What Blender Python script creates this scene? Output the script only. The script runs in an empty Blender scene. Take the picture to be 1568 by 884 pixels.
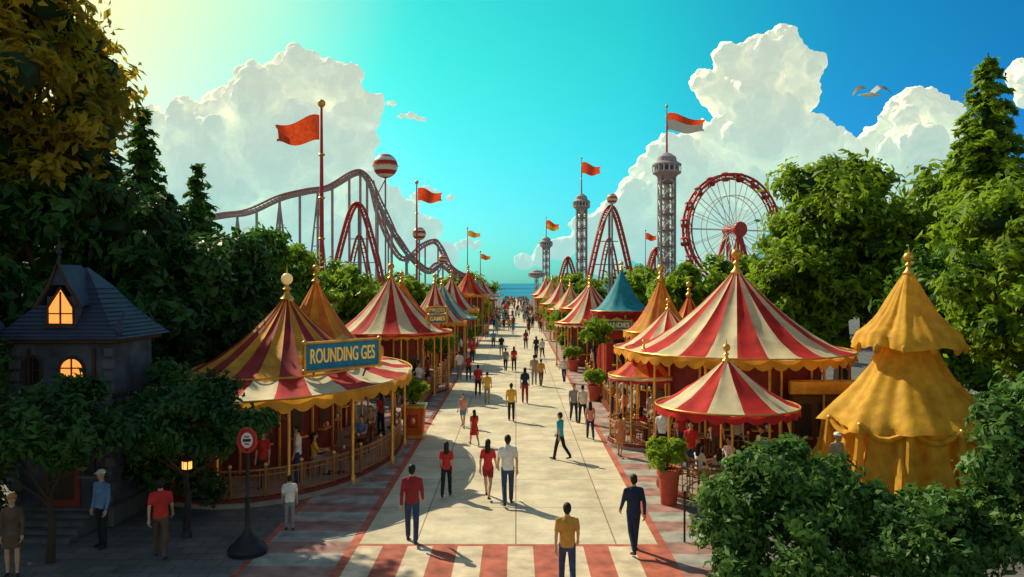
import bpy, math, random
import numpy as np
from mathutils import Vector, Matrix, noise
random.seed(7); RNG=np.random.default_rng(11)
sc=bpy.context.scene
sc.view_settings.view_transform='Standard'; sc.view_settings.look='None'; sc.view_settings.exposure=0
R=math.radians
# ------------------------------------------------------------------ materials
_M={}
def mat(name,col,rough=.7,metal=0.,var=.18,nscale=3.,bump=.15,bscale=25.,emit=None,estr=0.,transl=0.,spec=.3):
    if name in _M: return _M[name]
    m=bpy.data.materials.new(name); m.use_nodes=True; nt=m.node_tree; N=nt.nodes; L=nt.links
    b=N['Principled BSDF']; b.inputs['Roughness'].default_value=rough; b.inputs['Metallic'].default_value=metal
    b.inputs['Specular IOR Level'].default_value=spec
    tc=N.new('ShaderNodeTexCoord'); nz=N.new('ShaderNodeTexNoise'); nz.inputs['Scale'].default_value=nscale; nz.inputs['Detail'].default_value=6
    L.new(tc.outputs['Object'],nz.inputs['Vector'])
    cr=N.new('ShaderNodeValToRGB'); cr.color_ramp.elements[0].position=.3; cr.color_ramp.elements[1].position=.72
    c=np.array(col[:3]); lo=c*(1-var*1.6); hi=np.minimum(c*(1+var),1)
    cr.color_ramp.elements[0].color=(*lo,1); cr.color_ramp.elements[1].color=(*hi,1)
    L.new(nz.outputs['Fac'],cr.inputs['Fac']); L.new(cr.outputs['Color'],b.inputs['Base Color'])
    if bump>0:
        n2=N.new('ShaderNodeTexNoise'); n2.inputs['Scale'].default_value=bscale; n2.inputs['Detail'].default_value=4
        L.new(tc.outputs['Object'],n2.inputs['Vector'])
        bp=N.new('ShaderNodeBump'); bp.inputs['Strength'].default_value=bump; bp.inputs['Distance'].default_value=.02
        L.new(n2.outputs['Fac'],bp.inputs['Height']); L.new(bp.outputs['Normal'],b.inputs['Normal'])
    if emit is not None:
        b.inputs['Emission Color'].default_value=(*emit,1); b.inputs['Emission Strength'].default_value=estr
        if estr<1: m.cycles.emission_sampling='NONE'
    if transl>0:
        tr=N.new('ShaderNodeBsdfTranslucent'); L.new(cr.outputs['Color'],tr.inputs['Color'])
        mx=N.new('ShaderNodeMixShader'); mx.inputs[0].default_value=transl
        L.new(b.outputs[0],mx.inputs[1]); L.new(tr.outputs[0],mx.inputs[2]); L.new(mx.outputs[0],N['Material Output'].inputs['Surface'])
    _M[name]=m; return m
def leafmat(name,c0,c1,transl=.35,scale=.6):
    if name in _M: return _M[name]
    m=bpy.data.materials.new(name); m.use_nodes=True; nt=m.node_tree; N=nt.nodes; L=nt.links
    b=N['Principled BSDF']; b.inputs['Roughness'].default_value=.5; b.inputs['Specular IOR Level'].default_value=.25
    tc=N.new('ShaderNodeTexCoord'); nz=N.new('ShaderNodeTexNoise'); nz.inputs['Scale'].default_value=scale; nz.inputs['Detail'].default_value=8; nz.inputs['Roughness'].default_value=.8
    L.new(tc.outputs['Object'],nz.inputs['Vector'])
    cr=N.new('ShaderNodeValToRGB'); cr.color_ramp.elements[0].position=.36; cr.color_ramp.elements[1].position=.62
    cr.color_ramp.elements[0].color=(*c0,1); cr.color_ramp.elements[1].color=(*c1,1)
    L.new(nz.outputs['Fac'],cr.inputs['Fac']); L.new(cr.outputs['Color'],b.inputs['Base Color'])
    tr=N.new('ShaderNodeBsdfTranslucent'); L.new(cr.outputs['Color'],tr.inputs['Color'])
    mx=N.new('ShaderNodeMixShader'); mx.inputs[0].default_value=transl
    L.new(b.outputs[0],mx.inputs[1]); L.new(tr.outputs[0],mx.inputs[2]); L.new(mx.outputs[0],N['Material Output'].inputs['Surface'])
    _M[name]=m; return m
RED=mat('canvas_red',(.66,.03,.025),.75,transl=.3,var=.24,nscale=1.5); CREAM=mat('canvas_cream',(.90,.74,.46),.75,var=.16,transl=.3,nscale=1.5)
GOLDC=mat('canvas_gold',(.92,.38,.03),.7,transl=.3,nscale=1.5,var=.22); ORANGE=mat('canvas_orange',(.80,.20,.03),.7,transl=.3)
MAROON=mat('canvas_maroon',(.42,.03,.03),.75,transl=.28,nscale=1.5,var=.25); TEALC=mat('canvas_teal',(.03,.34,.42),.7,transl=.2)
YEL=mat('canvas_yellow',(.95,.47,.035),.7,var=.2,transl=.32,bump=.6,bscale=5)
GOLD=mat('gold_paint',(.80,.42,.08),.35,.5,bump=.05); WOODR=mat('wall_maroon',(.20,.03,.028),.7); WOOD=mat('wood_brown',(.17,.07,.03),.7)
TEALP=mat('teal_board',(.01,.24,.44),.5); DARK=mat('dark_metal',(.03,.03,.035),.5,.3); STEEL=mat('ride_steel',(.28,.26,.28),.5,.3)
REDP=mat('red_paint',(.52,.035,.03),.45); WHITEP=mat('white_paint',(.78,.72,.64),.5,var=.08); STONE=mat('stone_trim',(.32,.27,.22),.85)
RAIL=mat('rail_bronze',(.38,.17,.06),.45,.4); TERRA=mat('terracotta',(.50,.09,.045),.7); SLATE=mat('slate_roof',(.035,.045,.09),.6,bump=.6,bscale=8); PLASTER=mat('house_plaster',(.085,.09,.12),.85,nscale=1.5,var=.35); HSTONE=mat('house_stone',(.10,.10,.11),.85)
WOODD=mat('wood_dark',(.06,.03,.02),.7); DOORR=mat('door_red',(.25,.04,.025),.6)
GLOW=mat('lit_window',(.8,.35,.1),.5,emit=(1,.33,.06),estr=1.2,var=.1); LAMPG=mat('lit_lantern',(.9,.5,.2),.5,emit=(1,.33,.07),estr=2.2)
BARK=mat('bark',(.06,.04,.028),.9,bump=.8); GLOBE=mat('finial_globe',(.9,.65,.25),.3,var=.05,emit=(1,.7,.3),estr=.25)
FLAGR=mat('flag_red',(.75,.08,.02),.7,transl=.45)
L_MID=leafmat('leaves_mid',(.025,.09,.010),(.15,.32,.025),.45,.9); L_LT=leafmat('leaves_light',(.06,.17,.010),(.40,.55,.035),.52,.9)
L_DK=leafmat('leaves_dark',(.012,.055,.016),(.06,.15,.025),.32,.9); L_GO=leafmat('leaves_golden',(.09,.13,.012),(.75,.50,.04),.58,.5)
L_BU=leafmat('leaves_bush',(.02,.085,.022),(.17,.33,.055),.38,1.6)
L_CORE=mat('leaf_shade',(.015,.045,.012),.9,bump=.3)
# ------------------------------------------------------------------ mesh builder
class MB:
    def __init__(s): s.v=[];s.f=[];s.m=[];s.mats=[]
    def mi(s,m):
        if m not in s.mats: s.mats.append(m)
        return s.mats.index(m)
    def add(s,vs,fs,m):
        o=len(s.v); s.v.extend([tuple(p) for p in vs]); 
        for i,f in enumerate(fs):
            s.f.append(tuple(o+k for k in f)); s.m.append(s.mi(m[i]) if isinstance(m,list) else s.mi(m))
    def tube(s,pts,r,m,n=8,cap=True):
        pts=[Vector(p) for p in pts]; k=len(pts)
        rs=r if isinstance(r,(list,tuple)) else [r]*k
        vs=[];fs=[]; up=None
        for i,p in enumerate(pts):
            t=(pts[min(i+1,k-1)]-pts[max(i-1,0)])
            if t.length<1e-9: t=Vector((0,0,1))
            t.normalize()
            if up is None: up=Vector((1,0,0)) if abs(t.x)<.9 else Vector((0,1,0))
            a=(up-t*up.dot(t)); 
            if a.length<1e-6: a=Vector((0,1,0)).cross(t)
            a.normalize(); b=t.cross(a); up=a
            for j in range(n):
                an=2*math.pi*j/n; vs.append(p+(a*math.cos(an)+b*math.sin(an))*rs[i])
        for i in range(k-1):
            for j in range(n):
                j2=(j+1)%n; fs.append((i*n+j,i*n+j2,(i+1)*n+j2,(i+1)*n+j))
        if cap: fs.append(tuple(range(n))[::-1]); fs.append(tuple((k-1)*n+j for j in range(n)))
        s.add(vs,fs,m)
    def box(s,c,d,m,rz=0,bev=.0):
        x,y,z=d[0]/2,d[1]/2,d[2]/2; cs,sn=math.cos(rz),math.sin(rz)
        b=min(bev,x*.5,y*.5,z*.5)
        if b<=0:
            P=[(sx*x,sy*y,sz*z) for sz in(-1,1) for sy in(-1,1) for sx in(-1,1)]
            F=[(0,2,3,1),(4,5,7,6),(0,1,5,4),(2,6,7,3),(0,4,6,2),(1,3,7,5)]
        else:
            def ring(xx,yy,zz,cc): return [(xx,-yy+cc,zz),(xx,yy-cc,zz),(xx-cc,yy,zz),(-xx+cc,yy,zz),(-xx,yy-cc,zz),(-xx,-yy+cc,zz),(-xx+cc,-yy,zz),(xx-cc,-yy,zz)]
            rr=[ring(x-b,y-b,-z,b),ring(x,y,-z+b,b),ring(x,y,z-b,b),ring(x-b,y-b,z,b)]
            P=[p for q in rr for p in q]; F=[tuple(range(8))[::-1],tuple(24+i for i in range(8))]
            for i in range(3):
                for j in range(8): F.append((i*8+j,i*8+(j+1)%8,i*8+8+(j+1)%8,i*8+8+j))
        s.add([(c[0]+p[0]*cs-p[1]*sn,c[1]+p[0]*sn+p[1]*cs,c[2]+p[2]) for p in P],F,m)
    def lathe(s,c,prof,m,n=20,sx=1,sy=1):
        vs=[];fs=[]
        for r,z in prof:
            for j in range(n):
                a=2*math.pi*j/n; vs.append((c[0]+r*sx*math.cos(a),c[1]+r*sy*math.sin(a),c[2]+z))
        for i in range(len(prof)-1):
            for j in range(n):
                j2=(j+1)%n; fs.append((i*n+j,i*n+j2,(i+1)*n+j2,(i+1)*n+j))
        s.add(vs,fs,m)
    def ell(s,c,r,m,n=12,k=8,stripe=None):
        if not isinstance(r,(tuple,list)): r=(r,r,r)
        vs=[];fs=[];ms=[]
        for i in range(k+1):
            ph=math.pi*i/k
            for j in range(n):
                a=2*math.pi*j/n; vs.append((c[0]+r[0]*math.sin(ph)*math.cos(a),c[1]+r[1]*math.sin(ph)*math.sin(a),c[2]-r[2]*math.cos(ph)))
        for i in range(k):
            for j in range(n):
                j2=(j+1)%n; fs.append((i*n+j,i*n+j2,(i+1)*n+j2,(i+1)*n+j)); ms.append(stripe(i,j) if stripe else m)
        s.add(vs,fs,ms)
    def obj(s,name,smooth=True,parent=None,loc=None):
        me=bpy.data.meshes.new(name)
        me.from_pydata(s.v,[],s.f)
        for m in s.mats: me.materials.append(m)
        me.polygons.foreach_set('material_index',s.m)
        if smooth:
            me.polygons.foreach_set('use_smooth',[True]*len(s.f)); 
            try: me.set_sharp_from_angle(angle=R(40))
            except Exception: pass
        me.update(); o=bpy.data.objects.new(name,me); sc.collection.objects.link(o)
        if parent: o.parent=parent
        if loc: o.location=loc
        return o
def npmesh(name,V,Q,midx,mats):
    me=bpy.data.meshes.new(name); nq=len(Q)
    me.vertices.add(len(V)); me.vertices.foreach_set('co',V.astype(np.float32).ravel())
    me.loops.add(nq*Q.shape[1]); me.loops.foreach_set('vertex_index',Q.astype(np.int32).ravel())
    me.polygons.add(nq); me.polygons.foreach_set('loop_start',np.arange(nq,dtype=np.int32)*Q.shape[1])
    me.polygons.foreach_set('material_index',midx.astype(np.int32))
    for m in mats: me.materials.append(m)
    me.update(calc_edges=True); me.validate(); return me
def link(name,me):
    o=bpy.data.objects.new(name,me); sc.collection.objects.link(o); return o
# ------------------------------------------------------------------ foliage
def ico(sub):
    import bmesh
    bm=bmesh.new(); bmesh.ops.create_icosphere(bm,subdivisions=sub,radius=1)
    V=np.array([v.co[:] for v in bm.verts]); F=np.array([[v.index for v in f.verts] for f in bm.faces]); bm.free(); return V,F
ICO1=ico(1); ICO2=ico(2); ICO3=ico(3)
def leaves(name,P,Nn,size,lm):
    n=len(P); Nn=Nn/np.linalg.norm(Nn,axis=1)[:,None]
    T=RNG.normal(size=(n,3)); T-=Nn*(T*Nn).sum(1)[:,None]; T/=np.linalg.norm(T,axis=1)[:,None]
    B=np.cross(Nn,T); sz=size*(.5+1.0*RNG.random(n))[:,None]
    V=np.stack([P-T*sz,P-B*sz*.42+Nn*sz*.12,P+T*sz-Nn*sz*.25,P+B*sz*.42+Nn*sz*.12],1).reshape(-1,3)
    return link(name,npmesh(name,V,np.arange(n*4).reshape(-1,4),np.zeros(n),[lm]))
def foliage(name,clumps,nleaf,size,lm,trunk=None,limbs=True,core=.62,nsub=9,subr=.46,flat=.75):
    C=np.array(clumps,float); sub=[]
    for c in C:
        for _ in range(nsub):
            d=RNG.normal(size=3); d/=np.linalg.norm(d)
            if d[2]<-.35: d[2]*=-.6
            sub.append([*(c[:3]+d*c[3]*RNG.uniform(.4,1.12)*np.array([1,1,.88])),c[3]*subr*RNG.uniform(.5,1.4),*d])
    Sb=np.array(sub); w=Sb[:,3]**1.9; w/=w.sum()
    idx=RNG.choice(len(Sb),nleaf,p=w)
    D=RNG.normal(size=(nleaf,3)); D/=np.linalg.norm(D,axis=1)[:,None]
    rad=Sb[idx,3]*(.25+1.25*RNG.random(nleaf)**1.15)
    P=Sb[idx,:3]+D*rad[:,None]*np.array([1,1,flat])
    P+=.35*Sb[idx,3][:,None]*np.sin(P[:,[1,2,0]]*3.1/np.maximum(Sb[idx,3],.15)[:,None])
    Nn=D*.5+Sb[idx,4:7]*.7+RNG.normal(size=(nleaf,3))*.5+np.array([0,0,.3])
    o=leaves(name,P,Nn,size,lm)
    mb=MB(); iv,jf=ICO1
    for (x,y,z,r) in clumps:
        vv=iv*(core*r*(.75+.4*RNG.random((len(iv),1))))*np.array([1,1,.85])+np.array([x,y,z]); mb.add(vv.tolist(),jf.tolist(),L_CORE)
    if trunk:
        tx,ty,r0,zt=trunk
        mb.tube([(tx,ty,-.05),(tx+.05,ty,zt*.3),(tx-.08,ty+.05,zt*.65),(tx,ty,zt)],[r0*1.3,r0,r0*.8,r0*.4],BARK,8)
        if limbs:
            for c in random.sample(list(clumps),min(7,len(clumps))):
                z0=zt*random.uniform(.45,.8)
                mb.tube([(tx,ty,z0),((tx+c[0])/2,(ty+c[1])/2,(z0+c[2])/2-.1),(c[0],c[1],c[2])],[r0*.5,r0*.33,r0*.12],BARK,6)
    mb.obj('trunk_and_boughs',parent=o)
    return o
def broad(name,x,y,ztop,r,zbot=1.5,n=9000,size=.2,lm=L_MID,nc=26,seed=0):
    rr=random.Random(seed+int(x*13+y*7)); zc=(ztop+zbot)/2; rz=(ztop-zbot)/2; cl=[]
    for i in range(nc):
        u=i/(nc-1); ph=math.acos(1-2*(u*.9+.02)); a=i*2.39996+rr.uniform(-.4,.4); k=rr.uniform(.5,.9)
        cr=r*rr.uniform(.2,.4)
        wide=1.0 if math.cos(ph)<.2 else (1-.25*(math.cos(ph)-.2))
        cl.append((x+r*k*math.sin(ph)*math.cos(a)*wide,y+r*k*math.sin(ph)*math.sin(a)*wide,zc+(rz-cr*.9)*math.cos(ph)*rr.uniform(.88,1.03),cr))
    cl.append((x,y,zc,r*.42)); cl.append((x,y,zc+rz*.4,r*.35)); cl.append((x,y,zc-rz*.4,r*.38))
    return foliage(name,cl,n,size,lm,(x,y,r*.085+.06,zc))
def conifer(name,x,y,ztop,r,n=9000,size=.2,lm=L_DK,zb=1.5):
    rr=random.Random(int(x*10+y)); mb=MB(); B=[]
    mb.tube([(x,y,0),(x,y,ztop*.5),(x,y,ztop-.1)],[.28,.16,.03],BARK,8)
    z=zb; k=0
    while z<ztop-.25:
        t=(z-zb)/(ztop-zb); L_=(r*(1-t)**.85+.18)
        nb=max(5,int(9*(1-t)+4))
        for j in range(nb):
            a=2*math.pi*j/nb+k*.9+rr.uniform(-.2,.2); l=L_*rr.uniform(.72,1.1)
            B.append((z+rr.uniform(-.15,.15),a,l))
            mb.tube([(x,y,z),(x+l*.5*math.cos(a),y+l*.5*math.sin(a),z+.05*l),(x+l*.9*math.cos(a),y+l*.9*math.sin(a),z-.16*l)],[.05,.035,.01],BARK,4,False)
        z+=.34+.42*(1-t); k+=1
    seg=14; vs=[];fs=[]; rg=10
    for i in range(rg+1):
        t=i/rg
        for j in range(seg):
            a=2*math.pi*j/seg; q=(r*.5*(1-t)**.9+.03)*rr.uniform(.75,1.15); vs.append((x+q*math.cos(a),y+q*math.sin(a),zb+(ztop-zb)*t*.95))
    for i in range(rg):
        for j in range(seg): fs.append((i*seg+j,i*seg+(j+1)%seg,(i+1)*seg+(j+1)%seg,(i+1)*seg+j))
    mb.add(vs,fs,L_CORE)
    Bn=np.array(B); w=Bn[:,2]**1.15; w/=w.sum(); idx=RNG.choice(len(Bn),n,p=w); b_=Bn[idx]
    u=RNG.random(n)**.7*1.05; l=b_[:,2]*u; an=b_[:,1]; wd=(.12+.26*b_[:,2]*(1-.55*u)*.8)
    off=RNG.normal(size=(n,3))*.5; ox=off[:,0]*wd
    P=np.stack([x+l*np.cos(an)-ox*np.sin(an),y+l*np.sin(an)+ox*np.cos(an),b_[:,0]+.22*l*(1-u)-.18*l*u+off[:,2]*wd*.6],1)
    Nn=np.stack([np.cos(an)*.5,np.sin(an)*.5,np.full(n,.75)],1)+RNG.normal(size=(n,3))*.45
    o=leaves(name,P,Nn,size,lm); mb.obj('trunk_and_boughs',parent=o); return o
# left woodland
broad('broadleaf_tree',-16.0,25,16.6,3.7,7.5,17000,.2,L_GO,34)
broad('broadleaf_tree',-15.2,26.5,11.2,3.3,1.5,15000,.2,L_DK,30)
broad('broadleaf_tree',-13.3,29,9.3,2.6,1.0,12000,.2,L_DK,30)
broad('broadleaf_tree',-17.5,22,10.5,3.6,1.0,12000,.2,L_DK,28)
conifer('conifer_tree',-15.0,32,13.2,2.5,14000,.17,L_MID)
conifer('conifer_tree',-14.6,36.5,11.5,2.3,12000,.17,L_MID)
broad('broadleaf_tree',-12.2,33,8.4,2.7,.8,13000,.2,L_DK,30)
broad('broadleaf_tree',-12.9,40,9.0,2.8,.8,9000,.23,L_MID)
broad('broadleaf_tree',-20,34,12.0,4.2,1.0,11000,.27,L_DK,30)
broad('broadleaf_tree',-14.2,50,8.8,2.5,.8,8000,.25,L_LT)
broad('broadleaf_tree',-18,55,9.4,3.4,.8,7000,.3,L_LT)
for (x,y,zt,r) in [(-13.2,62,7.6,2.6),(-17,75,8,3.6),(-11,80,6.8,2.6),(-22,80,9,4),(-14,100,7,3.4),(-9.5,105,7.0,2.8),(-30,95,9,6),(-40,90,11,6),(-9,140,8,4),(-20,130,8,6),(-10,190,8,6)]:
    broad('broadleaf_tree',x,y,zt,r,.6,4200,.34,L_LT,18)
# left foreground
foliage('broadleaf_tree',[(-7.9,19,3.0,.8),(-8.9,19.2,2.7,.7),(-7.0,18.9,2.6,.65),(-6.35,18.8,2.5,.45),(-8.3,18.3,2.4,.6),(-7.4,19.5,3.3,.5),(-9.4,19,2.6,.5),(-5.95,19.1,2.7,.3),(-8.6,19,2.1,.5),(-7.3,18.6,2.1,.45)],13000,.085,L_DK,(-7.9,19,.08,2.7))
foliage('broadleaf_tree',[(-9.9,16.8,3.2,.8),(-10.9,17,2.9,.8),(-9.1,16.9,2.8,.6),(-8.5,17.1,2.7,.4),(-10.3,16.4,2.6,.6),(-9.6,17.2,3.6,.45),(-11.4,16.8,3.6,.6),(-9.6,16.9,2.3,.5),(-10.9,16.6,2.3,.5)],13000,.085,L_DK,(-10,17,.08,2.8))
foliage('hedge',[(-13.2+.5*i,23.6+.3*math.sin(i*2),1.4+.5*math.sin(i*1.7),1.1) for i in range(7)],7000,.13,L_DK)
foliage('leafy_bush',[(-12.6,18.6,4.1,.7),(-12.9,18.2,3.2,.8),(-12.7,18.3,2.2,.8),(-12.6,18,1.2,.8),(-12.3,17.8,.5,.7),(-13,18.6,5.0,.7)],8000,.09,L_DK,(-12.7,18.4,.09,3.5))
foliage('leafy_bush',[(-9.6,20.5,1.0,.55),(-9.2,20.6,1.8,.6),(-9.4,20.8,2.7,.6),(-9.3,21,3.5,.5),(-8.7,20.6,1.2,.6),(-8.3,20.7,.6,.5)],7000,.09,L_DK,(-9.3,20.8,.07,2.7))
# right woodland
broad('broadleaf_tree',18.4,45,13.6,4.2,3.0,22000,.23,L_LT,40)
broad('broadleaf_tree',15.0,43,8.4,3.1,.8,12000,.22,L_LT,28)
conifer('conifer_tree',23.6,40,17.6,3.9,24000,.22,L_LT,4)
broad('broadleaf_tree',21.5,36,10.6,3.9,1.2,14000,.23,L_LT,30)
broad('broadleaf_tree',17.6,32.5,7.6,2.8,.5,12000,.18,L_MID,28)
broad('broadleaf_tree',16.6,25.5,9.6,2.7,2.0,17000,.16,L_LT,34)
broad('broadleaf_tree',15.8,20.5,6.2,2.2,.4,13000,.13,L_LT,28)
broad('broadleaf_tree',27,48,14,4.5,2,9000,.3,L_LT,28)
for (x,y,zt,r) in [(13,62,7.6,2.8),(10.5,72,6.9,2.2),(18,65,8.5,3.5),(13.8,85,7.6,3),(9,100,6.8,3),(25,80,9,5),(35,80,10,6),(10,140,8,4),(20,130,9,6),(9.5,190,8,5),(45,100,12,8)]:
    broad('broadleaf_tree',x,y,zt,r,.6,4200,.34,L_LT,18)
# right foreground bushes
foliage('leafy_bush',[(5.2,16.2,2.1,.6),(4.5,16,1.6,.6),(6.0,16.3,1.8,.65),(4.1,15.7,1.0,.6),(5.3,15.5,1.3,.8),(6.4,15.7,1.1,.8),(5.6,16.4,2.5,.35),(4.75,16.3,2.25,.35),(6.5,16.4,2.1,.4),(4.2,15.2,.4,.55),(5.4,14.9,.4,.7),(6.9,15.9,1.6,.45),(3.95,15.9,1.65,.3),(5.0,15.8,2.3,.35)],30000,.085,L_BU,(5.3,15.9,.08,1.6),nsub=14,subr=.42,core=.5)
foliage('leafy_bush',[(7.6,15.4,1.4,.6),(8.2,15.2,1.7,.45),(7.2,15,.8,.65),(8.5,15,1.0,.7),(7.8,14.6,.5,.7),(7.1,15.3,1.5,.35)],15000,.085,L_BU,(7.8,15.2,.07,1.1),nsub=14,subr=.42,core=.5)
foliage('leafy_bush',[(9.6,15.4,3.0,.65),(10.4,15.5,3.5,.75),(9.1,15.3,2.4,.5),(9.9,15,2.2,.85),(10.6,15,2.4,.85),(9.4,14.8,1.3,.75),(10.4,14.6,1.2,.85),(9.4,15.6,3.5,.35),(9,15,1.7,.4)],22000,.09,L_BU,(9.9,15.3,.1,2.6),nsub=14,subr=.42,core=.5)
foliage('leafy_bush',[(13.9,19,1.3,1.0),(12.4,19.6,.8,.7),(14.6,19.3,2.4,.9),(13,18.6,.5,.7)],9000,.1,L_BU,(13.6,19.2,.08,1.0))
# ------------------------------------------------------------------ ground, walk, sea
def plane(name,x0,x1,y0,y1,z,m):
    b=MB(); b.add([(x0,y0,z),(x1,y0,z),(x1,y1,z),(x0,y1,z)],[(0,1,2,3)],m); return b.obj(name,False)
def pavemat(name,c1,c2,mort,w,h,off,ms,var):
    m=bpy.data.materials.new(name); m.use_nodes=True; nt=m.node_tree; N=nt.nodes; L=nt.links; b=N['Principled BSDF']; b.inputs['Roughness'].default_value=.75; b.inputs['Specular IOR Level'].default_value=.3
    tc=N.new('ShaderNodeTexCoord'); br=N.new('ShaderNodeTexBrick'); br.offset=off; br.inputs['Scale'].default_value=1; br.inputs['Brick Width'].default_value=w; br.inputs['Row Height'].default_value=h
    br.inputs['Mortar Size'].default_value=ms; br.inputs['Mortar Smooth'].default_value=.4; br.inputs['Color1'].default_value=(*c1,1); br.inputs['Color2'].default_value=(*c2,1); br.inputs['Mortar'].default_value=(*mort,1); br.inputs['Bias'].default_value=0
    L.new(tc.outputs['Object'],br.inputs['Vector'])
    nz=N.new('ShaderNodeTexNoise'); nz.inputs['Scale'].default_value=.7; nz.inputs['Detail'].default_value=11; nz.inputs['Roughness'].default_value=.72; L.new(tc.outputs['Object'],nz.inputs['Vector'])
    mr=N.new('ShaderNodeMapRange'); mr.inputs[1].default_value=.32; mr.inputs[2].default_value=.62; mr.inputs[3].default_value=1-var; mr.inputs[4].default_value=1.05; L.new(nz.outputs['Fac'],mr.inputs[0])
    mx=N.new('ShaderNodeVectorMath'); mx.operation='SCALE'; L.new(br.outputs['Color'],mx.inputs[0]); L.new(mr.outputs[0],mx.inputs['Scale']); L.new(mx.outputs[0],b.inputs['Base Color'])
    n2=N.new('ShaderNodeTexNoise'); n2.inputs['Scale'].default_value=14; n2.inputs['Detail'].default_value=6; L.new(tc.outputs['Object'],n2.inputs['Vector'])
    bp=N.new('ShaderNodeBump'); bp.inputs['Strength'].default_value=.3; bp.inputs['Distance'].default_value=.02; L.new(n2.outputs['Fac'],bp.inputs['Height']); L.new(bp.outputs[0],b.inputs['Normal'])
    return m
GP=pavemat('ground_pavers',(.14,.14,.14),(.19,.185,.17),(.08,.08,.08),.6,.4,.5,.015,.4)
SLAB=pavemat('walk_slabs',(.68,.58,.40),(.76,.65,.46),(.32,.22,.14),2.3,3.03,0,.02,.42)
plane('ground',-900,900,-30,300,0,GP)
b=MB(); b.add([(-900,300,0),(900,300,0),(900,330,-1.2),(-900,330,-1.2)],[(0,1,2,3)],mat('beach_sand',(.55,.45,.3),.9)); b.obj('beach',False)
SEA=mat('sea_water',(.004,.20,.38),.45,var=.25,nscale=.01,bump=.6,bscale=.25,spec=.15)
plane('sea',-6000,6000,310,9000,-.9,SEA)
plane('plaza_walk',-3.6,3.25,18.25,296,.004,SLAB)
PR=mat('paver_red',(.50,.13,.08),.8,var=.32,nscale=2.2); PC=mat('paver_cream',(.68,.55,.38),.8,var=.24,nscale=2.2); PG=mat('paver_grey',(.38,.36,.32),.8,var=.3,nscale=2.2); PP=mat('paver_rose',(.38,.20,.17),.8,var=.3,nscale=2.2)
b=MB()
x=-3.6; i=0
while x<3.2:
    x1=min(x+.57,3.25); b.add([(x,8,.004),(x1,8,.004),(x1,18.1,.004),(x,18.1,.004)],[(0,1,2,3)],PR if i%2 else PC); x=x1; i+=1
b.add([(-3.6,18.1,.004),(3.25,18.1,.004),(3.25,18.25,.004),(-3.6,18.25,.004)],[(0,1,2,3)],PR)
for (xa,xb) in [(-3.82,-3.6),(3.25,3.45)]:
    b.add([(xa,8,.004),(xb,8,.004),(xb,296,.004),(xa,296,.004)],[(0,1,2,3)],PR)
y=8;i=0
while y<110:
    for (xa,xb) in [(-5.7,-3.82),(3.45,4.5)]:
        b.add([(xa,y,.004),(xb,y,.004),(xb,y+.8,.004),(xa,y+.8,.004)],[(0,1,2,3)],[PP,PG][i%2])
    y+=.8;i+=1
b.add([(-5.85,8,.004),(-5.7,8,.004),(-5.7,110,.004),(-5.85,110,.004)],[(0,1,2,3)],PR)
b.obj('patterned_paving',False)
# ------------------------------------------------------------------ tents
def canopy(mb,cx,cy,rx,ry,zr,zt,n,A,B,V,p=1.6,val=.32,sag=.07,sub=4,rings=12,tip=.03,V2=None,inner=None):
    tot=n*sub; vs=[];fs=[];ms=[]
    for i in range(rings+1):
        t=i/rings; q=(1-t)+tip*t
        for j in range(tot):
            a=2*math.pi*j/tot; u=(j%sub)/sub; s_=math.sin(math.pi*u)
            w=sag*s_*(.35+2.2*t*(1-t)); k=q*(1-.018*s_*(1-t))
            vs.append((cx+rx*k*math.cos(a),cy+ry*k*math.sin(a),zr+(zt-zr)*(t**p)-w+.03*math.sin(a*9+i*.6)*(1-t)+.015*math.sin(a*23+i*2.1)*(1-t)))
    for i in range(rings):
        for j in range(tot):
            j2=(j+1)%tot; fs.append((i*tot+j,i*tot+j2,(i+1)*tot+j2,(i+1)*tot+j)); k=(j//sub)%2
            if inner and i/rings>=inner[2]: ms.append(inner[0] if k else inner[1])
            else: ms.append(A if k else B)
    mb.add(vs,fs,ms)
    if inner:
        t=inner[2]; q=(1-t)+tip*t
        mb.tube([(cx+rx*q*1.0*math.cos(2*math.pi*j/72),cy+ry*q*1.0*math.sin(2*math.pi*j/72),zr+(zt-zr)*(t**p)) for j in range(73)],.04,GOLD,5,False)
    nn=n*2*6; vs=[];fs=[];ms=[]
    for row in range(3):
        for j in range(nn):
            a=2*math.pi*j/nn; sc_=abs(math.sin(math.pi*(j%6)/6)); d=[0.0,val*.45,val*(.6+.4*sc_)][row]; k=1+.004*row+.006*math.sin(a*17+row)
            vs.append((cx+rx*k*math.cos(a),cy+ry*k*math.sin(a),zr+.01-d-(sag*.35*math.sin(math.pi*((j/(nn/tot))%sub)/sub))))
    for row in range(2):
        for j in range(nn):
            j2=(j+1)%nn; fs.append((row*nn+j,row*nn+j2,(row+1)*nn+j2,(row+1)*nn+j)); ms.append((V2 or V) if row==0 else V)
    mb.add(vs,fs,ms)
    mb.tube([(cx+rx*1.005*math.cos(2*math.pi*j/64),cy+ry*1.005*math.sin(2*math.pi*j/64),zr+.02) for j in range(65)],.025,GOLD,5,False)
def finial(mb,x,y,z,s=1.,ball=GOLD):
    mb.lathe((x,y,z),[(.16*s,-.25*s),(.2*s,-.12*s),(.1*s,-.02*s),(.06*s,.1*s),(.13*s,.16*s),(.05*s,.24*s),(.04*s,.34*s),(0,.36*s)],GOLD,14)
    mb.ell((x,y,z+.45*s),.17*s,ball,14,10)
    mb.tube([(x,y,z+.6*s),(x,y,z+.85*s)],[.03*s,.005],GOLD,6)
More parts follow.
